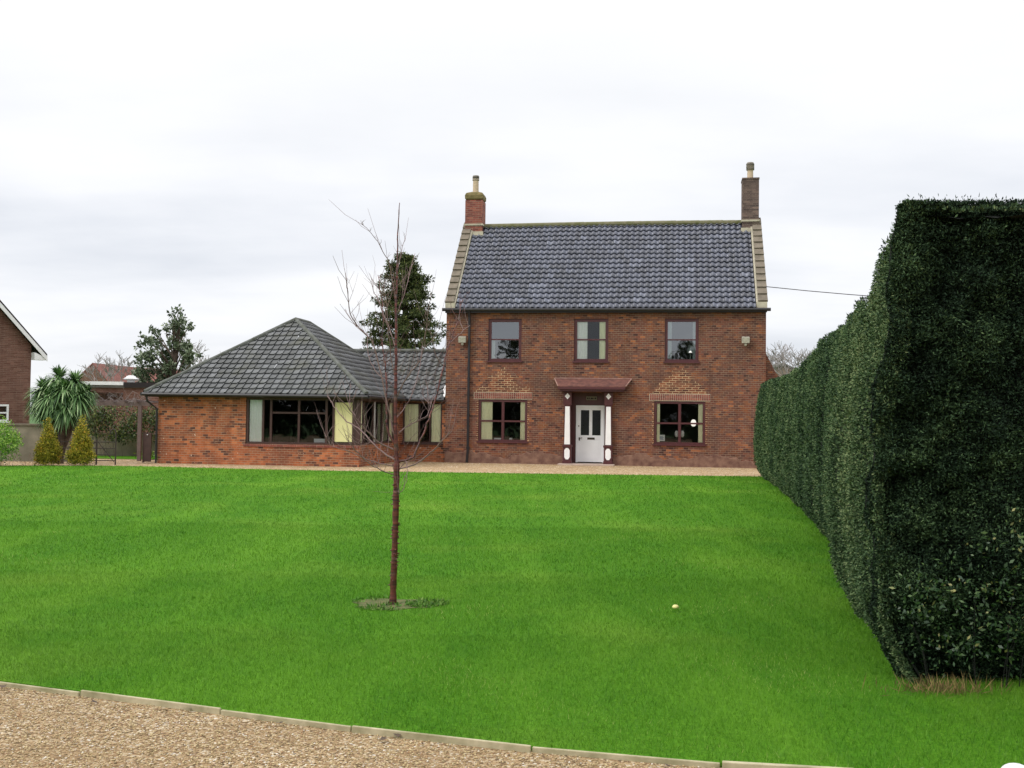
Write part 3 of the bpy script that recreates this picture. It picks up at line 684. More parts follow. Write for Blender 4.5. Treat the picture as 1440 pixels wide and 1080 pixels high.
# canopy
b = MB(); T = [(3.96, 0, 3.04), (6.68, 0, 3.04), (6.50, -.5, 2.76), (4.13, -.5, 2.76)]
b.prism(T, (0, 0, -.03)); cn = b.build('porch_canopy', M['tile_red'], house)
b = MB(); b.box(4.16, 6.46, -.48, -.001, 2.66, 2.708); b.box(4.2, 6.42, -.44, -.002, 2.58, 2.659); b.box(4.14, 6.48, -.51, -.48, 2.65, 2.73); b.build('canopy_fascia', M['maroon'], cn)
b = MB(); b.tube([(3.96, -.005, 3.05), (6.68, -.005, 3.05)], .02, 6); b.tube([T[0], T[3]], .022, 6); b.tube([T[1], T[2]], .022, 6); b.build('canopy_edge', M['canopy_edge'], cn)
for i in range(9):
    pass

# ------------------------------------------------------------------ annexe (single storey wing)
an_ = thing('bungalow_wing', 'single storey orange brick wing with hipped grey tile roof and wide dark framed windows', 'house', (HX, HY, 0), HYAW)
AL, AR, AF, AZ = -8.58, -1.74, -4.85, 2.2      # left, right, front, wall top
b = MB(); wallpanel(b, AL, AR, -.1, AZ, [(-5.56, AR-.12, .68, AZ-.02)], AF, .25)
MS = Matrix(((0, -1, 0, AR), (1, 0, 0, 0), (0, 0, 1, 0), (0, 0, 0, 1)))
b2 = MB(MS); wallpanel(b2, AF, .15, -.1, AZ, [(AF+.12, -.35, .68, AZ-.02)], 0, .25); o_ = len(b.v); b.v += b2.v; b.f += [[i+o_ for i in f] for f in b2.f]; b.r += b2.r
b.face([(AL, AF, -.1), (AL, AF, AZ), (AL, 4.9, AZ), (AL, 4.9, -.1)]); b.face([(AL, 4.9, -.1), (AL, 4.9, AZ), (-.002, 4.9, AZ), (-.002, 4.9, -.1)])
b3 = MB(); wallpanel(b3, AR, -.004, -.1, AZ, [(-1.62, -.14, .66, AZ-.06)], .15, .25); o_ = len(b.v); b.v += b3.v; b.f += [[i+o_ for i in f] for f in b3.f]; b.r += b3.r
b.build('wall', M['brick_orange'], an_)
b = MB()
xa, xb, xc, ya, yc, yb, z0, z1 = AL+.3, AR-.26, -.1, AF+.26, .45, 4.5, .05, AZ+.05
b.face([(xa, yb, z0), (xc, yb, z0), (xc, yb, z1), (xa, yb, z1)]); b.face([(xc, yc, z0), (xc, yb, z0), (xc, yb, z1), (xc, yc, z1)]); b.face([(xa, ya, z0), (xa, yb, z0), (xa, yb, z1), (xa, ya, z1)])
for z in (z0, z1): b.face([(xa, ya, z), (xb, ya, z), (xb, yb, z), (xa, yb, z)]); b.face([(xb, yc, z), (xc, yc, z), (xc, yb, z), (xb, yb, z)])
b.build('interior', M['room'], an_)
# front window band
MF = Matrix.Translation((0, AF, 0))
fr = window(an_, MF, -5.556, AR-.124, .684, AZ-.024, (-4.99, -4.72, -3.78, -2.86, -2.62), (), 'brownwood', fw=.075, rec=.03, barw=.07, sill=False, cur=[(-5.46, -5.03, .74, 2.1, 'curtainw')])
MB(MF).box(-4.72, -2.86, .06, .12, 1.66, 1.72).build('transom', M['brownwood'], fr)
MB(MF).box(-2.585, -2.0, .06, .07, .78, 2.04).build('blind', M['cream'], fr)
b = MB(MF); b.box(-1.995, -1.91, .02, .12, .74, AZ-.03); b.build('corner_post', M['brownwood'], fr)
b = MB(MF); b.box(-3.42, -3.05, .5, .52, .74, .86); b.build('window_notice', M['paper'], fr)
b = MB(); x = -5.62
while x < AR-.02: b.box(x, min(x+.066, AR), AF-.03, AF+.02, .59, .675); x += .074
b.build('brick_sill', M['brick_chim'], an_)
# corner post + side window (faces right)
MB().box(AR-.12, AR+.004, AF-.004, AF+.12, .68, AZ-.02).build('corner_pier', M['brownwood'], an_)
fr = window(an_, MS, AF+.124, -.354, .684, AZ-.024, (-4.2, -3.1, -2.0, -1.1), (), 'brownwood', fw=.075, rec=.03, barw=.06, sill=False, cur=[(-4.6, -4.3, .74, 2.1, 'curtain'), (-3.05, -2.7, .74, 2.1, 'curtainw'), (-1.05, -.5, .74, 2.1, 'curtain')])
ML = Matrix.Translation((0, .15, 0))
fr = window(an_, ML, -1.616, -.144, .664, AZ-.064, (-1.0, -.6), (), 'brownwood', fw=.06, rec=.03, barw=.05, cur=[(-1.58, -1.05, .7, 2.1, 'curtain'), (-.55, -.16, .7, 2.1, 'curtain')], sill=True)
# roofs
EL, ER, EF, EZ, AZP = -8.96, -1.43, -5.14, 2.27, 5.0
hw = (ER-EL)/2; cx_ = (EL+ER)/2; Y1, Y2 = EF+hw, .06; sl_ = math.hypot(hw, AZP-EZ)
fl = lambda t: .15 if t < .78 else (.9 if t > .84 else .5)
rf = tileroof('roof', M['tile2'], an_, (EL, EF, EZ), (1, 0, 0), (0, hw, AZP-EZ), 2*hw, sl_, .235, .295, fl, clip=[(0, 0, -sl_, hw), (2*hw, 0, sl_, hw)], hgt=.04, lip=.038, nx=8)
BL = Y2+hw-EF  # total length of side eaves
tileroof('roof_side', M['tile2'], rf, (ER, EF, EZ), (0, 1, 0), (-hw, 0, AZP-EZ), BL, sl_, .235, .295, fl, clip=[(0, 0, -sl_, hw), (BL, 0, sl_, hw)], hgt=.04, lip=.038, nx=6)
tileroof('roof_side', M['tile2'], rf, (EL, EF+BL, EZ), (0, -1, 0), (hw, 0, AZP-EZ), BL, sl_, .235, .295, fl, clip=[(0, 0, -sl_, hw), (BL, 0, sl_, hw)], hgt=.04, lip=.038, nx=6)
b = MB(); b.face([(ER, EF+BL, EZ), (EL, EF+BL, EZ), (cx_, Y2, AZP)]); b.build('roof_back', M['tile2'], rf)
# link roof
RZ, RY, EY = 4.12, 2.35, -.12; sl2 = math.hypot(RY-EY, RZ-EZ)
k_ = (RZ-EZ)/((AZP-EZ)/hw)   # horizontal run of valley up the annexe slope
u0 = -1.43-k_
tileroof('roof_link', M['tile2'], rf, (u0, EY, EZ-.03), (1, 0, 0), (0, RY-EY, RZ-EZ), -.03-u0, sl2, .27, .30, lambda t: .5+.5*math.sin(2*PI*t+.6), clip=[(k_, 0, -sl2, -k_)], hgt=.06, lip=.04, nx=8)
b = MB(); b.face([(-.03, 4.9, EZ), (u0, 4.9, EZ), (u0, RY, RZ), (-.03, RY, RZ)]); b.build('roof_back', M['tile2'], rf)
b = MB()
def ridge(p, q, r=.075, seg=.42):
    p, q = Vector(p), Vector(q); L = (q-p).length; d = (q-p)/L; t = 0
    while t < L:
        e = min(t+seg, L); b.tube([p+d*t+Vector((0, 0, .012*random.random())), p+d*(e+.015)+Vector((0, 0, .006))], r, 8); t += seg
ridge((EL+.02, EF+.02, EZ+.05), (cx_, Y1, AZP+.03)); ridge((ER-.02, EF+.02, EZ+.05), (cx_, Y1, AZP+.03)); ridge((cx_, Y1, AZP+.03), (cx_, Y2, AZP+.03)); ridge((cx_, Y2, AZP+.03), (ER, EF+BL, EZ+.03)); ridge((u0-.3, RY, RZ+.03), (-.03, RY, RZ+.03))
b.build('ridge_tiles', M['ridge2'], rf)
b = MB(); b.tube([(-1.42, -.18, EZ), (u0, RY, RZ)], .03, 6); b.box(-.14, -.02, 0, .004, 2.3, 2.31)
b.build('valley_flashing', M['dark'], rf)
# eaves: soffit, gutter
b = MB(); b.box(EL+.02, ER-.02, EF+.03, EF+.33, EZ-.10, EZ-.06); b.box(ER-.33, ER-.03, EF+.331, .2, EZ-.10, EZ-.06); b.box(ER-.03, -.01, EY+.03, .15, EZ-.10, EZ-.06); b.box(EL+.03, EL+.4, EF+.331, 5, EZ-.1, EZ-.06)
b.build('soffit', M['dark'], an_)
b = MB(); b.tube([(EL-.02, EF-.05, EZ-.02), (ER+.05, EF-.05, EZ-.045)], .055, 8); b.tube([(ER+.05, EF-.05, EZ-.045), (ER+.05, EY-.05, EZ-.03)], .055, 8); b.tube([(ER+.05, EY-.06, EZ-.03), (-.02, EY-.06, EZ-.04)], .055, 8); b.tube([(EL-.05, EF-.05, EZ-.02), (EL-.05, 5, EZ-.02)], .055, 8)
b.build('gutter', M['black'], an_)
b = MB(); b.tube([(EL+.1, EF-.02, EZ-.06), (EL+.12, EF+.02, EZ-.25), (AL-.02, AF-.06, EZ-.5), (AL-.02, AF-.06, .0)], .035, 8); b.build('downpipe', M['black'], an_)
b = MB(); b.prism([(-.18, .0, 2.33), (-.02, .0, 2.33), (-.02, .45, 2.75), (-.12, .45, 2.75)], (0, -.01, .03)); b.build('flashing', M['white'], rf)

# ------------------------------------------------------------------ overhead wire
b = MB(); P0 = Vector((8.80, 37.55, 6.3)); P1 = Vector((4.537, 14, 3.27))
# towards a pole on the right beyond the hedge
P1 = Vector((21, 30, 5.0)); pts = [P0.lerp(P1, t/10)+Vector((0, 0, -.25*4*(t/10)*(1-t/10))) for t in range(11)]
b.tube(pts, .014, 5); tag(b.build('overhead_cable', M['black']), 'thin black cable running from the right gable of the farmhouse across the sky', 'cable')
b = MB(); b.tube([(21, 30, -.1), (21, 30, 5.4)], [.13, .1], 8); tag(b.build('utility_pole', M['bark']), 'wooden pole holding the cable behind the hedge', 'pole')

# ------------------------------------------------------------------ hedge
PATH = np.array([(2.35, 6.72), (2.60, 8.46), (3.05, 10.2), (3.55, 11.9), (4.5, 16.3), (5.6, 21.9), (6.5, 27), (7.25, 32.0)])
sd_ = np.concatenate([[0], np.cumsum(np.linalg.norm(np.diff(PATH, axis=0), axis=1))]); LEN = sd_[-1]
HTOP = np.array([(0, 2.98), (.25, 3.03), (.44, 2.98), (.75, 2.92), (1.44, 2.79), (1.58, 2.57), (2.67, 2.53), (4.35, 2.63), (7.6, 2.78), (10.4, 2.78), (12.1, 2.61), (16.9, 2.6), (20.9, 2.66), (LEN, 2.68)])
def pathpt(s): return np.stack([np.interp(s, sd_, PATH[:, 0]), np.interp(s, sd_, PATH[:, 1])], -1)
def fbm(x, y, seed=0):
    v = 0
    for i, (f, a) in enumerate([(1, 1), (2.3, .5), (5.1, .28), (11, .15)]):
        v = v+a*np.sin(x*f+1.7*np.sin(y*f*.8+seed+i)+seed*1.3)*np.sin(y*f*1.1+1.3*np.sin(x*f*.9+seed*2.1+i))
    return v
THK = 2.4
def hedgepoint(s, t, off=0):
    """s along path; t in 0..1: left face from ground up; 1..2: top across; 2..3 right face down"""
    p = pathpt(s); d = unit(pathpt(np.minimum(s+.05, LEN))-pathpt(np.maximum(s-.05, 0))); nr = np.stack([-d[..., 1], d[..., 0]], -1)  # left normal
    H = np.interp(s, HTOP[:, 0], HTOP[:, 1])
    a = np.clip(t, 0, 1); c = np.clip(t-1, 0, 1); e = np.clip(t-2, 0, 1)
    z = H*np.where(t <= 1, a, np.where(t <= 2, 1, 1-e))
    rec = -.19*np.clip(1-z/.42, 0, 1)**1.5+.045*np.sin(np.clip(z/H, 0, 1)*PI)-.11*np.clip((z-H+1.1)/1.1, 0, 1)**1.3
    gro = .06*fbm(s*1.1, z*.12, 3)+.03*fbm(s*3, z*2.2, 5)-.10*np.exp(-((s-9.7)/.22)**2)-.07*np.exp(-((s-15.2)/.2)**2)-.06*np.exp(-((s-5.2)/.2)**2)-.06*np.exp(-((s-20)/.25)**2)
    lat = np.where(t <= 1, rec+gro+off, np.where(t <= 2, -c*THK+(rec+gro)*(1-c), -THK-rec-off))
    zz = z+np.where((t > 1) & (t < 2), .04*fbm(s*2.2, c*5, 9)+off, 0)
    xy = p+nr*lat[..., None]
    return np.concatenate([xy, zz[..., None]], -1)
ns, ntt = 240, 64
ss = np.linspace(0, LEN, ns); tt = np.linspace(0, 3, ntt*3//2)
SS, TT = np.meshgrid(ss, tt, indexing='ij'); G = hedgepoint(SS, TT, -.07); nT = len(tt)
F = []
for i in range(ns-1):
    q = i*nT+np.arange(nT-1); F.append(np.stack([q, q+1, q+nT+1, q+nT], -1))
F = np.concatenate(F); V = G.reshape(-1, 3)
hedge = npmesh('hedge', V, F, M['yewcore'], None, None, True)
tag(hedge, 'tall dark clipped yew hedge along the right of the lawn, highest at its near end', 'hedge')
# near end face (front)
d0 = unit(pathpt(.05)-pathpt(0)); n0 = np.array([-d0[1], d0[0]])
def frontpoint(a, z, off=0):
    """a 0..1 across from left corner to right, z height"""
    H = 2.97+.10*a; rec = .07*np.clip(1-z/.4, 0, 1)**1.4-.06*np.sin(np.clip(z/3, 0, 1)*PI)
    p = np.array([PATH[0][0], PATH[0][1]]); a = a+0*z; z = z+0*a
    hp = hedgepoint(0*a, np.clip(z/2.98, 0, 1), 0)
    side = a*THK; fx = hp[..., 0]+side-.01
    rc = .05*np.clip(1-a/.03, 0, 1)**2
    fy = p[1]+rec+rc-off+.05*fbm(side*2.5, z*2.3, 2)+.03*fbm(side*7, z*8, 4)-side*.02
    return np.stack([fx, fy, np.minimum(z, H+0*a)], -1)
ga, gz = np.meshgrid(np.linspace(0, 1, 60), np.linspace(0, 3.0, 70), indexing='ij'); G2 = frontpoint(ga, gz, -.10)
q = (np.arange(59)[:, None]*70+np.arange(69)[None]).ravel(); F2 = np.stack([q, q+70, q+71, q+1], -1)
npmesh('hedge_core_front', G2.reshape(-1, 3), F2, M['yewcore'], hedge, None, True)
b = MB(); e0, e1 = hedgepoint(np.array([LEN]), np.array([0.]))[0], None
ev = [tuple(hedgepoint(np.array([LEN-.02]), np.array([t]))[0]) for t in np.linspace(0, 3, 16)]; b.face(ev); b.build('hedge_core_back', M['yewcore'], hedge)
# leaves
def sprigs(P, Nrm, L, Wd, T, k=2):
    PP, DD, LL, WW, TTt = [], [], [], [], []
    for i in range(k):
        D = unit(Nrm*.75+rng.normal(size=P.shape)*.75+np.array([0, 0, .15])); PP.append(P+rng.normal(size=P.shape)*L[:, None]*.15); DD.append(D); LL.append(L*(.7+.5*rng.random(len(L)))); WW.append(Wd); TTt.append(np.clip(T+rng.normal(size=len(T))*.09, 0, 1))
    return [np.concatenate(a) for a in (PP, DD, LL, WW, TTt)]
def gradn(fn, a, c, ea, ec):
    p = fn(a, c); n_ = unit(np.cross(fn(a+ea, c)-p, fn(a, c+ec)-p)); return p, n_
parts = []
# left face: density falls with distance
k = 210000; s = LEN*rng.random(k)**1.8; t = rng.random(k)
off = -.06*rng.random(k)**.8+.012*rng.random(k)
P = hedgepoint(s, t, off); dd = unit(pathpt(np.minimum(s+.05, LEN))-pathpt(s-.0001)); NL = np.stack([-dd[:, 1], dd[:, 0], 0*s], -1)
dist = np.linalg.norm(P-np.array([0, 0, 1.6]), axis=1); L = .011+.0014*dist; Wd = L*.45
tone = np.clip(.66+.10*fbm(s*1.6, t*1.5, 8)+.08*fbm(s*7, t*14, 1)+(off*3)+.12*rng.normal(size=k), 0, 1)  # side light painted into leaf colour: lit left face paler, deeper leaves darker
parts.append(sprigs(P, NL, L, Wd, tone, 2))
# top
k = 22000; s = LEN*rng.random(k)**1.7; t = 1+rng.random(k)
P = hedgepoint(s, t, .015*rng.random(k)-.03); dist = np.linalg.norm(P-np.array([0, 0, 1.6]), axis=1); L = .022+.0022*dist
L = L*.75; parts.append(sprigs(P, np.tile([0, 0, 1.], (k, 1)), L, L*.45, np.clip(.5+.2*rng.normal(size=k), 0, 1), 2))
# front
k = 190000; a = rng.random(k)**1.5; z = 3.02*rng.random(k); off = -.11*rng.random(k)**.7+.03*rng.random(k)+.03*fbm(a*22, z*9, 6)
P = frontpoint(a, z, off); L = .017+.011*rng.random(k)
tone = np.clip(.36+.12*fbm(a*14, z*6, 3)+off*2.0+.09*rng.normal(size=k), 0, 1)  # shade painted into leaf colour: near end darker than the lit left face
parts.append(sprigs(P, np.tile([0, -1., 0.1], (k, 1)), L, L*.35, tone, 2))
# upright wisps along the top front edge and the ridge
k = 700; a = rng.random(k); P = frontpoint(a, 2.96+0*a, 0)+rng.normal(size=(k, 3))*[0, .06, .02]+[0, .06, .02]
parts.append((P, unit(rng.normal(size=(k, 3))*.4+[0, 0, 1.]), .014+.02*rng.random(k), .007+0*a, rng.random(k)*.8))
k = 2500; s = LEN*rng.random(k)**1.7; P = hedgepoint(s, 1+.04*rng.random(k), 0); parts.append((P, unit(rng.normal(size=(k, 3))*.6+[-.3, 0, 1.]), .018+.025*rng.random(k), .009+.015*s/LEN, rng.random(k)*.6))
# a denser near corner
k = 26000; z = 2.98*rng.random(k); an1 = rng.random(k); P = np.where(an1[:, None] < .5, frontpoint(.04*rng.random(k), z, -.03*rng.random(k)), hedgepoint(.15*rng.random(k), z/2.95, -.04*rng.random(k)))
L = .019+.01*rng.random(k); parts.append(sprigs(P, np.tile([-.7, -.7, 0.], (k, 1)), L, L*.38, np.clip(.45+.2*rng.normal(size=k), 0, 1), 1))
P, D, L, Wd, T = [np.concatenate(a) for a in zip(*parts)]
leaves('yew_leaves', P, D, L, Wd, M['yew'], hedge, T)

# variegated shrub growing at the foot of the hedge front
def shrub(name, label, cat, cl, dens, ls, mat, asp=.5, stems=None, flat=1.0, smat='bark', inner=.35, group=None, lowstem=True):
    base = (float(np.mean([c[0] for c in cl])), float(np.mean([c[1] for c in cl])), 0)
    t = thing(name, label, cat, base, group=group)
    cl = [(c[0]-base[0], c[1]-base[1], c[2], c[3]) for c in cl]
    P, D, L, Wd, T = clumps(cl, dens, ls, asp, flat, inner)
    ok = P[:, 2] > 0.0
    leaves('foliage', P[ok], D[ok], L[ok], Wd[ok], mat, t, T[ok])
    b = MB()
    for c in cl[:: max(1, len(cl)//10)]:
        b.tube([(c[0]*.7+random.uniform(-.03, .03), c[1]*.7+.05, -.02), (c[0]*.8, c[1]*.8+.06, c[2]*.4), (c[0], c[1]+.03, c[2]*.75)], [.018*(c[3]+.1) if lowstem else .003, .010*(c[3]+.1) if lowstem else .003, .002], 5)
    b.build('stem', M[smat], t)
    return t
sh = []
for i in range(70):
    x = 2.40+.95*random.random(); z = random.random()**.8*(.55+.55*(x-2.4)/.8); sh.append((x, 6.58+random.uniform(-.06, .06)+.12*max(0, .4-z), z+.04, random.uniform(.05, .13)))
shrub('variegated_shrub', 'pale leaved shrub growing through the foot of the near end of the yew hedge', 'shrub', sh, 2600, .030, M['elae'], .5, lowstem=False, smat='yewcore')

# brambles / dry grass at the hedge foot
k = 380; c_ = rng.normal(size=(k, 2))*[.15, .06]+[2.58, 6.50]; P = np.concatenate([c_, np.zeros((k, 1))], 1)
o = leaves('dry_grass_tuft', P, unit(rng.normal(size=(k, 3))*.5+[0, -.1, 1.]), .03+.10*rng.random(k), .005+0*c_[:, 0], M['drygrass']); tag(o, 'dry straw coloured grass at the near corner foot of the hedge', 'dry grass', kind='stuff')

# ------------------------------------------------------------------ slender cherry tree on the lawn
PIT_C, PIT_S, RC, RS = math.cos(PITCH), math.sin(PITCH), math.cos(ROLL), math.sin(ROLL)
TY = 9.3
T0 = Vector((-.992, TY, 0))
# branch skeleton, metres: x sideways, z height, y depth offset at the tip
def tr_(x, y): return ((x-553)*TY/1521.24-.0, (848-y)*TY/1521.24*1.0)
cherry = thing('cherry_tree', 'slender bare young tree with shiny red brown bark standing on the lawn', 'tree', tuple(T0))
def brpts(px, dy, y0=0):
    n_ = len(px); out = []
    for i, (x, y) in enumerate(px):
        a, z = tr_(x, y); out.append(Vector((a, y0+dy*(i/(n_-1))**1.2, z)))
    return out
def finetwigs(b, src, n_):
    for j in range(n_):
        p = random.choice(src); L = random.uniform(.10, .38)*min(1, max(.2, (3.3-p.z)/.7))
        d = Vector((random.gauss(0, .38), random.gauss(0, .38), 1)).normalized(); q = [p+d*L*t+Vector((random.gauss(0, .008), random.gauss(0, .008), 0)) for t in (0, .35, .7, 1)]; q[0] = p
        b.tube(q, [.0020, .0015, .0011, .0007], 3, False)
        if random.random() < .6: e = (d+Vector((random.gauss(0, .6), random.gauss(0, .6), 0))).normalized(); b.tube([q[1], q[1]+e*L*.45], [.0015, .0009], 3, False)
def smoothp(pts, k=4, jit=.0):
    out = []
    for i in range(len(pts)-1):
        p0, p1, p2, p3 = pts[max(i-1, 0)], pts[i], pts[i+1], pts[min(i+2, len(pts)-1)]
        for j in range(k):
            t = j/k; out.append(.5*((2*p1)+(p2-p0)*t+(2*p0-5*p1+4*p2-p3)*t*t+(3*p1-p0-3*p2+p3)*t**3)+Vector((random.gauss(0, jit), random.gauss(0, jit), random.gauss(0, jit))))
    out.append(pts[-1]); return out
trunk = smoothp(brpts([(553, 856), (553, 820), (554, 760), (555, 700), (555, 655), (553, 620), (552, 560), (552, 493), (551, 432), (552, 365), (552, 329), (554, 285)], -.05), 5, .0015)
nt_ = len(trunk); rad = [max(.0025, .036*(1-(p.z/3.45))**.8+.002) if p.z > 1.2 else .0265+.006*math.exp(-p.z*9)+.002*math.sin(p.z*43)+.0015*math.sin(p.z*91) for p in trunk]
r12 = .0195
rad = [r if p.z <= 1.2 else max(.003, r12*(1-(p.z-1.2)/2.25)**.95*.78+.003) for r, p in zip(rad, trunk)]
b = MB(); b.tube(trunk, rad, 10)
for i in range(70):   # lenticel knobs and spurs
    z = random.uniform(.1, 1.3); a = random.uniform(0, 2*PI); p = min(trunk, key=lambda q: abs(q.z-z)); c = Vector((p.x, p.y, z)); d = Vector((math.cos(a), math.sin(a), 0))
    b.tube([c+d*.018, c+d*random.uniform(.032, .044)], [.010, .004], 5)
finetwigs(b, [p for p in trunk if 1.2 < p.z < 2.75], 26)
b.build('trunk', M['bark_cherry'], cherry, smooth=True)
BR = [([(556, 650), (576, 643), (585, 624), (596, 595), (604, 569), (612, 535), (618, 506), (624, 480), (631, 460), (637, 440), (638, 415)], .35, .014),
      ([(556, 660), (575, 654), (592, 645), (606, 634), (622, 618), (636, 604)], -.5, .009),
      ([(554, 648), (535, 637), (516, 622), (495, 603), (472, 590), (455, 572), (442, 557)], .5, .011),
      ([(554, 634), (530, 622), (515, 606), (500, 587), (487, 568), (474, 555)], -.35, .010),
      ([(552, 668), (535, 660), (518, 647), (508, 632), (500, 617)], -.6, .006),
      ([(550, 655), (525, 650), (500, 640), (480, 632), (467, 627), (459, 613)], -.2, .005),
      ([(553, 627), (541, 606), (539, 578), (537, 534), (533, 505), (530, 482), (530, 440), (525, 410), (520, 382)], .2, .013),
      ([(553, 622), (545, 585), (536, 540), (523, 488), (508, 468), (496, 452), (492, 425), (492, 401)], -.45, .010),
      ([(556, 610), (566, 600), (580, 592), (594, 583), (600, 560), (612, 548)], .4, .006),
      ([(553, 560), (560, 545), (572, 528), (590, 505), (597, 470), (600, 445)], -.4, .006),
      ([(552, 500), (544, 470), (531, 440), (522, 418), (513, 404), (509, 385)], .3, .006),
      ([(552, 432), (546, 400), (541, 371), (531, 352), (520, 335), (505, 320)], -.25, .005),
      ([(552, 380), (556, 350), (560, 331)], .1, .004), ([(552, 440), (560, 415), (566, 385), (573, 350)], .2, .0045),
      ([(556, 665), (568, 648), (572, 660), (568, 685), (562, 690)], -.25, .004),
      ([(552, 540), (545, 500), (542, 460), (540, 430), (533, 395)], -.3, .005),
      ([(553, 590), (570, 560), (580, 520), (582, 480)], .45, .005),
      ([(604, 569), (590, 560), (588, 545)], .1, .003), ([(616, 512), (606, 498), (600, 470), (590, 452)], -.2, .004), ([(624, 480), (640, 462), (652, 450)], .2, .003),
      ([(505, 468), (490, 455), (473, 432)], .2, .003), ([(500, 587), (490, 570), (488, 540)], .2, .003), ([(516, 622), (505, 626), (484, 612)], -.2, .003), ([(537, 534), (520, 520), (508, 495), (505, 465)], .2, .004)]
allb = []
for px, dy, r0 in BR:
    y0 = 0
    st = brpts([px[0]], 0.0001) if False else None
    a, z = tr_(*px[0])
    for prev in allb:        # side twigs start on their parent branch
        for q in prev:
            if abs(q.x-a) < .012 and abs(q.z-z) < .012: y0 = q.y
    pts = smoothp(brpts(px, dy, y0), 4, .003); allb.append(pts)
    n_ = len(pts); r0 *= .68; b = MB(); b.tube(pts, [r0*(1-.8*i/n_)+.0012 for i in range(n_)], 6)
    for i in range(3, n_, 2):        # short side twigs and buds
        for _ in range(random.choice([1, 1, 2])):
            d = (pts[i]-pts[i-1]).normalized(); sdv = Vector((random.gauss(0, 1), random.gauss(0, 1), random.uniform(0, 1))).normalized(); L = random.choice([.015, .02, .05, .15, .25, .36]); e = pts[i]+(d*.6+sdv*.6).normalized()*L
            m_ = pts[i].lerp(e, .5)+sdv*.01
            b.tube([pts[i], m_, e+Vector((0, 0, L*.12))], [max(.0018, r0*.3), .0018, .0012], 4, False)
    finetwigs(b, pts[len(pts)//4:], 6 if len(allb) <= 16 else 2)
    b.build('branch', M['bark_cherry'] if r0 > .0075 else M['twig'], cherry, smooth=True)
# soil ring with weeds
b = MB(); pts = []
for i in range(40):
    a = 2*PI*i/40; rr = 1+.12*math.sin(3*a+1)+.07*math.sin(7*a); pts.append((-.97+.38*rr*math.cos(a), 9.3+.27*rr*math.sin(a), .004))
b.face(pts); tag(b.build('soil_ring', M['soil']), 'bare soil ring around the foot of the slender tree', 'soil patch', kind='structure')
k = 4500; a = rng.uniform(0, 2*PI, k); rr = np.sqrt(rng.random(k))*(1+.12*np.sin(3*a+1)); P = np.stack([-.97+.42*rr*np.cos(a), 9.3+.31*rr*np.sin(a), .004+0*a], -1)
keep = (fbm(P[:, 0]*7, P[:, 1]*6, 2) > -.1) & (rng.random(k) < .6) | (rr > .95) & (rng.random(k) < .4); P = P[keep]; k = len(P)
o = leaves('weeds', P, unit(rng.normal(size=(k, 3))*.8+[0, 0, .8]), .015+.035*rng.random(k), .006+.010*rng.random(k), M['weed']); tag(o, 'low weeds growing in the soil ring under the slender tree', 'weeds', kind='stuff')
# pale fallen leaf
b = MB(); b.lathe((0, 0, .025), [(.008, 0), (.026, .008), (.03, .02), (.016, .034)], 8); o = b.build('fallen_apple', M['petal'], smooth=True); o.location = (1.391, 9.098, 0); tag(o, 'small pale yellow fruit lying alone on the lawn', 'fruit')

# ------------------------------------------------------------------ left background
# neighbour house, gable turned
nb = thing('neighbour_house', 'brown brick gabled house with white bargeboard and white window at the left edge', 'house', (-20.48, 46, 0), 0)
ph = math.radians(50); gx, gy = -math.cos(ph), -math.sin(ph)       # along the gable, to the left and nearer
Wn = 7.6; slope = 1.0
def gp(t, z, o=0): return (gx*t-o*math.sin(ph)*-1*-1, gy*t+o*-math.cos(ph)*-1*-1, z)
Hn = 4.45; apex = Hn+Wn/2*1.05
nx_, ny_ = math.sin(ph), -math.cos(ph)      # outward gable normal (towards the camera)
def G3(t, z, o=0): return (gx*t+nx_*o, gy*t+ny_*o, z)
dep = 9
b = MB()
wins = (.2, 1.35)
b.face([G3(Wn, -.1), G3(0, -.1), G3(0, Hn), G3(Wn/2, apex), G3(Wn, Hn)])
b.face([G3(0, -.1), G3(0, -.1, -dep), G3(0, Hn, -dep), G3(0, Hn)]); b.face([G3(Wn, -.1, -dep), G3(Wn, -.1), G3(Wn, Hn), G3(Wn, Hn, -dep)]); b.face([G3(0, -.1, -dep), G3(Wn, -.1, -dep), G3(Wn, Hn, -dep), G3(Wn/2, apex, -dep), G3(0, Hn, -dep)])
b.build('wall', M['brick_far'], nb)
for sgn in (0, 1):
    e = (-.55, Hn-.5) if sgn == 0 else (Wn+.55, Hn-.5)
    b = MB(); b.prism([G3(e[0], e[1], .3), G3(Wn/2, apex+.03, .3), G3(Wn/2, apex+.18, .3), G3(e[0], e[1]+.15, .3)], Vector(G3(0, 0, -dep-.6))); r_ = b.build('roof', M['dark'], nb)
    b = MB(); b.prism([G3(e[0], e[1]-.16, .33), G3(Wn/2, apex-.16, .33), G3(Wn/2, apex+.05, .33), G3(e[0], e[1]+.05, .33)], Vector(G3(0, 0, -.03))); b.build('bargeboard', M['white'], nb)
b = MB(); b.box(-.6, .1, -.3, .3, 0, .01) if False else None
b.prism([G3(-.5, Hn-.62, .29), G3(.0, Hn-.62, .29), G3(.0, Hn-.3, .29), G3(-.5, Hn-.5, .29)], Vector(G3(0, 0, -.3))); b.build('eaves_box', M['white'], nb)
fm = Matrix(((-gx, -nx_, 0, 0), (-gy, -ny_, 0, 0), (0, 0, 1, 0), (0, 0, 0, 1)))
t_ = fm @ Matrix.Translation((0, -.12, 0))
fr = window(nb, t_, -2.6, -.95, 1.22, 1.92, (-1.5, -2.05), (1.57,), 'white', fw=.08, rec=0, sill=True, barw=.06)
MB(t_).box(-2.58, -.97, .085, .1, 1.24, 1.9).build('window_back', M['room'], fr)
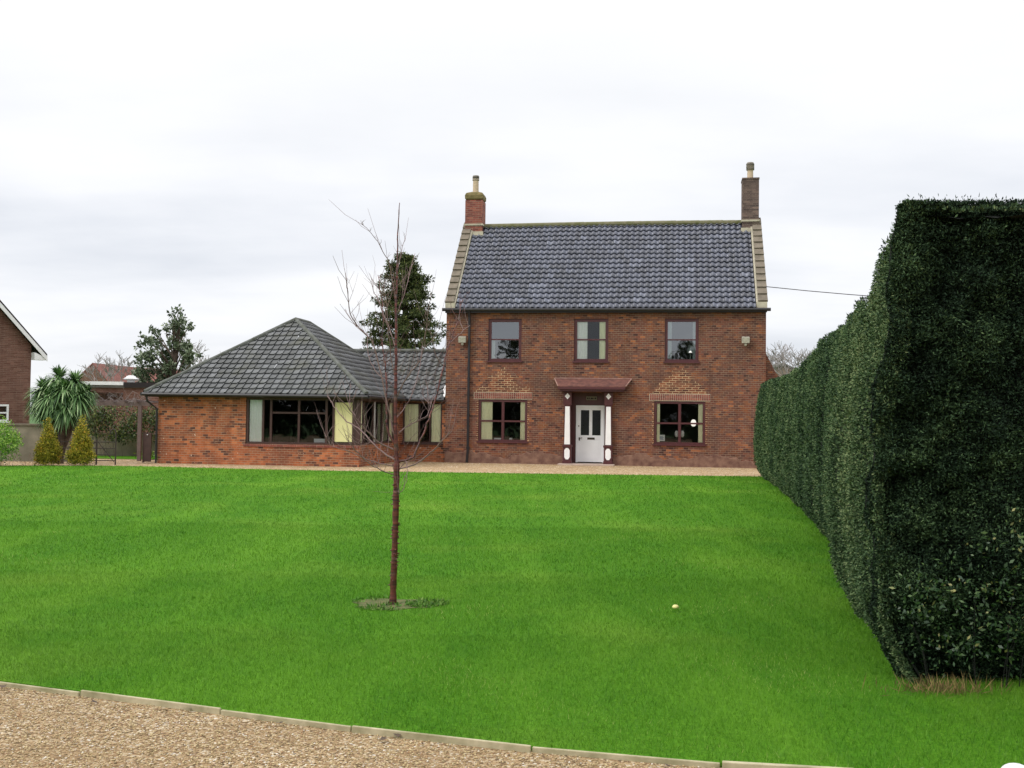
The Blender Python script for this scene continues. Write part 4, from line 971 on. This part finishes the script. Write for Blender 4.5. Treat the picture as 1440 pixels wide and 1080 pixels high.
# garden wall (grey, rendered) with coping
b = MB(); b.box(-24, -14.6, 35.6, 35.85, -.1, 1.17); gw = thing('garden_wall', 'grey rendered garden wall behind the golden conifers at the left', 'wall', (0, 0, 0)); b.build('wall', M['wallgrey'], gw); MB().box(-24, -14.55, 35.55, 35.9, 1.171, 1.23).build('coping', M['coping'], gw)
gw = thing('rear_garden_wall', 'low grey garden wall seen behind the pergola and the iron gate', 'wall', (0, 0, 0)); MB().box(-17.5, -11.5, 41, 41.25, -.1, .8).build('wall', M['wallgrey'], gw); MB().box(-17.5, -11.5, 40.96, 41.29, .801, .85).build('coping', M['coping'], gw)
# cabbage palm
palm = thing('cabbage_palm', 'cabbage palm with several heads of arching strap leaves over the garden wall', 'palm tree', (-14.4, 34.5, 0))
heads = [(-.05, 0, 2.68, .72), (-.5, -.1, 2.3, .72), (.42, .1, 2.55, .72), (-.15, -.35, 2.05, .75), (.6, -.1, 2.1, .75), (.18, -.2, 2.3, .75), (-.6, .1, 1.95, .65), (.3, -.3, 1.75, .75), (-.25, .1, 1.7, .7), (.8, .1, 2.25, .5)]
b = MB()
for hx, hy, hz_, _ in heads: b.tube([(random.uniform(-.08, .08), random.uniform(-.08, .08), -.1), (hx*.5, hy*.5, hz_*.55), (hx, hy, hz_)], [.11, .08, .06], 7)
b.build('trunk', M['bark'], palm)
V, Fq, R = [], [], []
for hx, hy, hz_, L0 in heads:
    hv, hf, hr = [], [], []
    for i in range(330):
        a = random.uniform(0, 2*PI); el = random.uniform(-.9, 1.3); L = L0*random.uniform(.7, 1.0); w = .06; d = Vector((math.cos(a)*math.cos(el), math.sin(a)*math.cos(el), math.sin(el))); sd2 = Vector((-math.sin(a), math.cos(a), 0)); p = Vector((hx, hy, hz_)); rr = random.random(); prev = None
        for j in range(7):
            t = j/6; wd = w*(1-t**2.5)*(.5+t if t < .5 else 1)+.002
            c = p+d*(L*t)+Vector((0, 0, -1))*(.7*L*t*t*(math.cos(el)*.8+.15)); k0 = len(hv); hv += [tuple(c+sd2*wd/2), tuple(c-sd2*wd/2)]
            if prev is not None: hf.append((prev, prev+1, k0+1, k0)); hr.append(rr)
            prev = k0
    npmesh('leaf_head', hv, hf, M['palm'], palm, hr)
# golden conifers
def conifer(x, y, h, w, label, tip=0):
    cl = []
    for i in range(60):
        t = (i+.5)/60; z = .12+t*(h-.12); rr = w*(1-t)**.75*(.75 if t > .08 else .6)*random.uniform(.75, 1.15)
        for j in range(max(1, int(12*(1-t)))):
            a = random.uniform(0, 2*PI); r_ = rr*random.uniform(.55, .95); cl.append((r_*math.cos(a)+x+tip*t, r_*math.sin(a)+y, z+random.uniform(-.03, .05), .07+.06*(1-t)))
    return shrub('golden_conifer', label, 'conifer', cl, 2600, .05, M['gold'], .45, group='pair of golden conifers')
conifer(-14.1, 33, 1.44, .52, 'golden conifer with a single tip, left one of the pair in front of the palm')
conifer(-13.12, 33, 1.5, .54, 'golden conifer with an orange flush, right one of the pair, partly hiding the iron gate', .05)
cl = []
for i in range(60):
    a = random.uniform(0, 2*PI); r_ = math.sqrt(random.random())*.62; z = .25+random.random()*1.1*(1-(r_/.9)**2); cl.append((-15.3+r_*math.cos(a), 32.2+r_*math.sin(a)*.8, z, .2))
shrub('green_shrub', 'rounded bright green shrub cut off by the left edge of the picture', 'shrub', cl, 2600, .055, M['shrubgreen'])
cl = [(-14.75+random.uniform(-.35, .45), 32.9+random.uniform(-.1, .1), random.uniform(.05, .28), .1) for i in range(16)]
shrub('low_brown_shrub', 'small twiggy brown bush between the green shrub and the left golden conifer', 'shrub', cl, 500, .07, M['redtwig'], .15)
cl = [(-15.2+random.uniform(-.4, .3), 32.0+random.uniform(-.1, .1), random.uniform(.02, .2), .12) for i in range(14)]
shrub('dark_groundcover_plant', 'low dark leafy plant under the green shrub at the left edge', 'plant', cl, 900, .05, M['ivy'])
# iron gate
g = thing('iron_gate', 'rusty iron five bar gate with a hooped end post beside the golden conifer', 'gate', (-12.41, 34, 0))
b = MB(); b.tube([(0, 0, -.05), (0, 0, 1.0), (-.03, 0, 1.08), (-.1, 0, 1.11), (-.17, 0, 1.05), (-.19, 0, .95)], .022, 7); b.build('hooped_post', M['iron'], g)
MB().tube([(-.6, 0, -.05), (-.6, 0, .78)], .028, 7).build('post', M['iron'], g); MB().tube([(-1.78, 0, -.05), (-1.78, 0, .95)], .03, 7).build('post', M['iron'], g)
for z in (.12, .3, .5, .7): MB().tube([(-1.76, 0, z), (-.0, 0, z)], .015, 6).build('bar', M['iron'], g)
MB().tube([(-.55, .02, .68), (-.05, .02, .08)], .013, 6).build('brace', M['iron'], g); MB().tube([(-1.7, .02, .1), (-.65, .02, .68)], .013, 6).build('brace', M['iron'], g)
# pergola
g = thing('pergola', 'plum grey timber pergola post and beam left of the wing', 'pergola', (-12.7, 37, 0)); MB().box(-.06, .06, -.06, .06, -.05, 1.87).build('post', M['purplewood'], g); MB().box(-2.6, .35, -.05, .05, 1.871, 2.0).build('beam', M['purplewood'], g)
MB().box(-2.5, -2.36, -.07, .07, -.05, 1.87).build('post', M['purplewood'], g)
for i in range(6): MB().box(-2.2+i*.42, -2.14+i*.42, -.3, 2.2, 2.001, 2.07).build('rafter', M['purplewood'], g)
b = MB()
for i in range(40):
    x = random.uniform(-2.5, .3); b.tube([(x, random.uniform(-.2, .3), 1.9+random.uniform(0, .2)), (x+random.uniform(-.3, .3), random.uniform(-.3, .3), 2.1+random.uniform(-.1, .3)), (x+random.uniform(-.6, .6), random.uniform(-.3, .3), 2.0+random.uniform(-.4, .5))], [.008, .006, .003], 4)
b.build('climber', M['twig_far'], g)
# side gate leaf (brown boards)
g = thing('side_gate', 'brown boarded gate leaf standing open beside the left corner of the wing', 'gate', (-11.86, 35.6, 0), HYAW)
b = MB(); b.box(-.24, .02, 0, .05, .03, .98); b.build('board_panel', M['gatewood'], g, bevel=.004); MB().box(-.26, -.235, -.02, .06, 0, 1.0).build('stile', M['gatewood'], g); MB().lathe((-.1, -.02, .9), [(.01, 0), (.025, .01), (.01, .03)], 8).build('knob', M['white'], g)
# climbers on the rear wall
cl = [(random.uniform(-16.2, -12.3), 40.3+random.uniform(-.3, .3), random.uniform(.7, 1.75), random.uniform(.18, .32)) for i in range(110)]
shrub('ivy_bush', 'dark ivy mass over the low wall behind the pergola', 'shrub', cl, 1000, .09, M['ivy'])
cl = [(random.uniform(-15.4, -12.9), 39.4+random.uniform(-.2, .2), random.uniform(.2, 1.2), random.uniform(.15, .3)) for i in range(26)]
shrub('bare_climber_bush', 'twiggy brown bush hanging below the ivy behind the iron gate', 'shrub', cl, 260, .16, M['redtwig'], .07)
cl = [(-12.75+random.uniform(-.4, .3), 38.3+random.uniform(-.1, .1), random.uniform(.05, .22), .1) for i in range(14)]
shrub('leafy_plant', 'low bright green leafy plant at the foot of the pergola post', 'plant', cl, 900, .12, M['shrubgreen'], .4)
b = MB(); b.face([(-16, 38.6, .0), (-12.5, 38.2, .0), (-12.3, 41, .0), (-16, 41, .0)]); tag(b.build('rear_lawn', M['lawn']), None, kind='structure')
# flat roofed garage
g = thing('flat_roof_building', 'low brown brick building with flat roof and white fascia behind the pergola', 'building', (0, 0, 0))
MB().box(-19.2, -15.0, 47, 51, -.1, 2.72).build('wall', M['brick_far'], g); MB().box(-19.3, -16.85, 46.85, 46.98, 2.83, 2.98).build('fascia', M['white'], g); MB().box(-19.3, -14.9, 46.9, 51.1, 2.721, 2.95).build('roof', M['felt'], g); MB().box(-18.2, -16.9, 46.96, 46.999, 2.0, 2.5).build('window', M['glass'], g)
MB().box(-16.83, -14.9, 46.86, 46.89, 2.75, 2.96).build('dark_fascia', M['dark'], g)
b = MB(); b.lathe((-16.7, 47.4, 2.96), [(.16, 0), (.16, .1), (.3, .12), (.34, .17), (.22, .22), (.2, .27), (.1, .31)], 14); b.build('roof_vent', M['white'], g, smooth=False)
# far brown house
g = thing('far_house', 'distant house with brown red tiled roof between the palm and the evergreen tree', 'house', (-58.27, 150, 0))
A1, R1, L1 = Vector((0, 0, 8.6)), Vector((2.35, 0, 5.95)), Vector((-3.0, 0, 5.6)); back = Vector((2.6, 22, 0))
b = MB(); b.face([(L1.x+.2, 0.05, -.1), (R1.x-.2, .05, -.1), (R1.x-.2, .05, 5.9), (0, .05, 8.4), (L1.x+.2, .05, 5.6)]); b.face([(R1.x-.2, .05, -.1), (R1.x-.2+back.x, 22, -.1), (R1.x-.2+back.x, 22, 5.9), (R1.x-.2, .05, 5.9)]); b.build('wall', M['brick_far'], g)
b = MB(); b.prism([A1, R1, R1-Vector((0, 0, .2)), A1-Vector((0, 0, .2))], back); b.prism([A1, L1, L1-Vector((0, 0, .2)), A1-Vector((0, 0, .2))], back); b.build('roof', M['tile_brown'], g)
# wide second wing so that the roof reads broad
MB().prism([(1.2, 4, 5.9), (9.8, 14, 5.9), (9.8, 22, 5.9), (1.2, 22, 5.9)], (0, 0, -6)).build('side_wing', M['brick_far'], g)
b = MB(); b.face([(2.35, 3.9, 5.85), (10.4, 13, 5.85), (9, 20, 8.6), (.2, 3.9, 8.3)]); b.build('side_roof', M['tile_brown'], g)

# ------------------------------------------------------------------ trees behind
def px3(x, y, Y):      # direction through the picture used only to size crowns from the photograph's outline
    dx, dy = x-720, y-540; u = dx*RC+dy*RS; v = -dx*RS+dy*RC
    yc, zc = CAMF, -v; wy = yc*PIT_C-zc*PIT_S; wz = yc*PIT_S+zc*PIT_C; t = Y/wy
    return (u*t, Y, 1.6+wz*t)
EG = [(255,437,4),(241,440,4),(250,448,7),(243,457,8),(258,462,8),(266,459,6),(235,462,6),(248,470,9),(213,462,3),(219,470,6),(205,475,5),(197,485,5),(210,482,7),(222,485,8),(238,485,10),(252,485,9),(265,485,7),(200,498,7),(195,508,6),(215,498,9),(235,500,12),(255,500,11),(268,503,6),(279,498,4),(195,520,8),(215,518,12),(240,520,14),(262,518,10),(205,535,12),(230,535,12),(197,550,9),(220,550,12)]
cl = []
for x, y, r in EG:
    p = px3(x, y, 52+random.uniform(-1, 1)); R_ = r*52/CAMF
    for q in range(4): cl.append((p[0]+random.gauss(0, R_*.5), p[1]+random.gauss(0, R_*.6), p[2]+random.gauss(0, R_*.5), R_*.6))
base = (-16.4, 52, 0)
t = thing('evergreen_tree', 'loose grey green evergreen tree rising behind the left end of the wing', 'tree', base)
P, D, L, Wd, T = clumps([(c[0]-base[0], c[1]-base[1], c[2], c[3]) for c in cl], 1250, .17, .55, 1, .1); ok = P[:, 2] > .1; leaves('crown', P[ok], D[ok], L[ok], Wd[ok], M['laurel'], t, T[ok])
b = MB(); b.tube([(0, 0, -.1), (.05, 0, 3), (.3, 0, 5), (.4, 0, 6.6)], [.2, .14, .08, .02], 7)
for c in cl[::4]: b.tube([(.1, 0, max(1, c[2]-1.4)), ((c[0]-base[0])*.6, (c[1]-base[1])*.6, c[2]-.5), (c[0]-base[0], c[1]-base[1], c[2])], [.05, .03, .012], 4)
b.build('trunk', M['bark'], t)
# big pine
base = (-6.0, 60, 0); t = thing('cedar_tree', 'big dark conifer with a broad crown rising behind the link roof', 'tree', base)
def prof(z):   # crown radius by height
    return float(np.interp(z, [3.5, 5.3, 6.2, 7.3, 8.2, 9.2, 10.0, 10.55, 10.8], [2.8, 2.6, 2.4, 2.05, 1.65, 1.3, .85, .4, .1]))
cl = []; b = MB(); b.tube([(0, 0, -.1), (0, 0, 5), (0.02, 0, 8), (0, 0, 10.5)], [.35, .24, .14, .04], 8)
for i in range(120):
    z = 3.6+.52*(i//9)+random.uniform(-.07, .09); a = i*2.4+random.uniform(-.4, .4); R_ = prof(z)*random.uniform(.55, 1.12); e = Vector((R_*math.cos(a), R_*math.sin(a), z+random.uniform(-.05, .3)))
    b.tube([(0, 0, z-.25), e*.5+Vector((0, 0, z*.5-.1)), e], [.05, .035, .012], 4)
    for q in (.38, .6, .8, .95):
        if random.random() < .86: cl.append((e.x*q+random.gauss(0, .1), e.y*q+random.gauss(0, .1), z-.1+q*.2+random.gauss(0, .07), (.15+.14*(1-abs(q-.7)))*random.uniform(.7, 1.2)))
P, D, L, Wd, T = clumps(cl, 1400, .17, .35, .6, .1); T = np.clip(T*.7+.25*(P[:, 2] > 0)*rng.random(len(P)), 0, 1)
leaves('crown', P, D, L, Wd, M['pine'], t, T); b.build('trunk', M['bark'], t)
# bare winter trees
def baretree(name, label, loc, h, spread, r0, lev=5, mat='twig_far', seed=1, group=None):
    rr = random.Random(seed); b = MB()
    def rec(p, d, L, r, l):
        q = p+d*L*.5+Vector((rr.gauss(0, L*.05), rr.gauss(0, L*.05), 0)); e = p+d*L
        b.tube([p, q, e], [r, r*.8, r*.6], 4 if l < 3 else 5, False)
        if l == 0: return
        for i in range(3 if l > 1 else 4):
            nd = (d*.75+Vector((rr.gauss(0, spread), rr.gauss(0, spread), rr.uniform(-.05, .45)))).normalized()
            rec(p.lerp(e, rr.uniform(.55, 1)), nd, L*rr.uniform(.6, .8), max(r*.55, .02), l-1)
    rec(Vector((0, 0, -.1)), Vector((0, 0, 1)), h*.36, r0, lev); t = thing(name, label, 'tree', loc, group=group)
    b.build('branches', M[mat], t); return t
baretree('bare_tree', 'pale leafless tree showing above the hip of the wing roof', (-22.2, 80, 0), 8.2, .55, .16, 5, seed=3)
baretree('bare_tree', 'faint leafless tree just left of the evergreen tree', (-33.3, 90, 0), 8.0, .5, .13, 5, seed=12)
baretree('bare_tree', 'leafless tree showing between the right gable and the hedge', (19.8, 78, 0), 9.4, .6, .16, 5, seed=8)
baretree('bare_tree', 'leafless tree further right just above the hedge', (22.0, 84, 0), 8.6, .6, .16, 5, seed=21)
# distant house right
g = thing('distant_house', 'small distant house with grey gable roof between the farmhouse and the hedge', 'house', (22.6, 90, 0))
b = MB(); b.face([(-1.9, 0, -.1), (1.3, 0, -.1), (1.3, 0, 5.75), (0, 0, 6.35), (-1.9, 0, 5.5)]); b.build('wall', simple('tan_wall', srgb(150, 130, 118), .9, .1, 1), g)
b = MB(); b.prism([(0, -.2, 6.5), (1.6, -.2, 5.75), (1.6, -.2, 5.62), (0, -.2, 6.36)], (-.5, 9, 0)); b.prism([(0, -.2, 6.5), (-2.3, -.2, 5.55), (-2.3, -.2, 5.42), (0, -.2, 6.36)], (-.5, 9, 0)); b.build('roof', M['felt'], g)
# trees behind the viewer (seen mirrored in the window panes)
for i, (x, y, h, w) in enumerate([(-22, -16, 8.6, 3.2), (-17, -18, 9.4, 2.4), (-12.5, -15, 7.4, 3), (-7, -17, 8.8, 2.6), (-1.5, -16, 7.6, 3), (4, -18, 9.2, 3), (10, -16, 8, 3.2), (-28, -17, 9, 3.2)]):
    cl = []
    for j in range(110):
        tz = random.random(); a = random.uniform(0, 2*PI); r_ = w*math.sqrt(random.random())*(1-tz**2.2)**.5; cl.append((x+r_*math.cos(a), y+r_*math.sin(a)*.7, .8+tz*(h-1), .55))
    shrub('garden_tree', 'bushy tree behind the viewer, mirrored in the windows', 'tree', cl, 60, .4, M['darktree'], .6, group='trees behind the viewer')

cl = [(random.uniform(-62, 16), -14+random.uniform(-.6, .6), random.uniform(.2, 4.2), .75) for i in range(900)]
shrub('boundary_hedge', 'thick hedge behind the viewer, seen only as a dark reflection in the windows', 'hedge', cl, 26, .6, M['darktree'], .7)
# ------------------------------------------------------------------ render settings
S.render.engine = 'CYCLES'
S.cycles.max_bounces = 6; S.cycles.transparent_max_bounces = 12
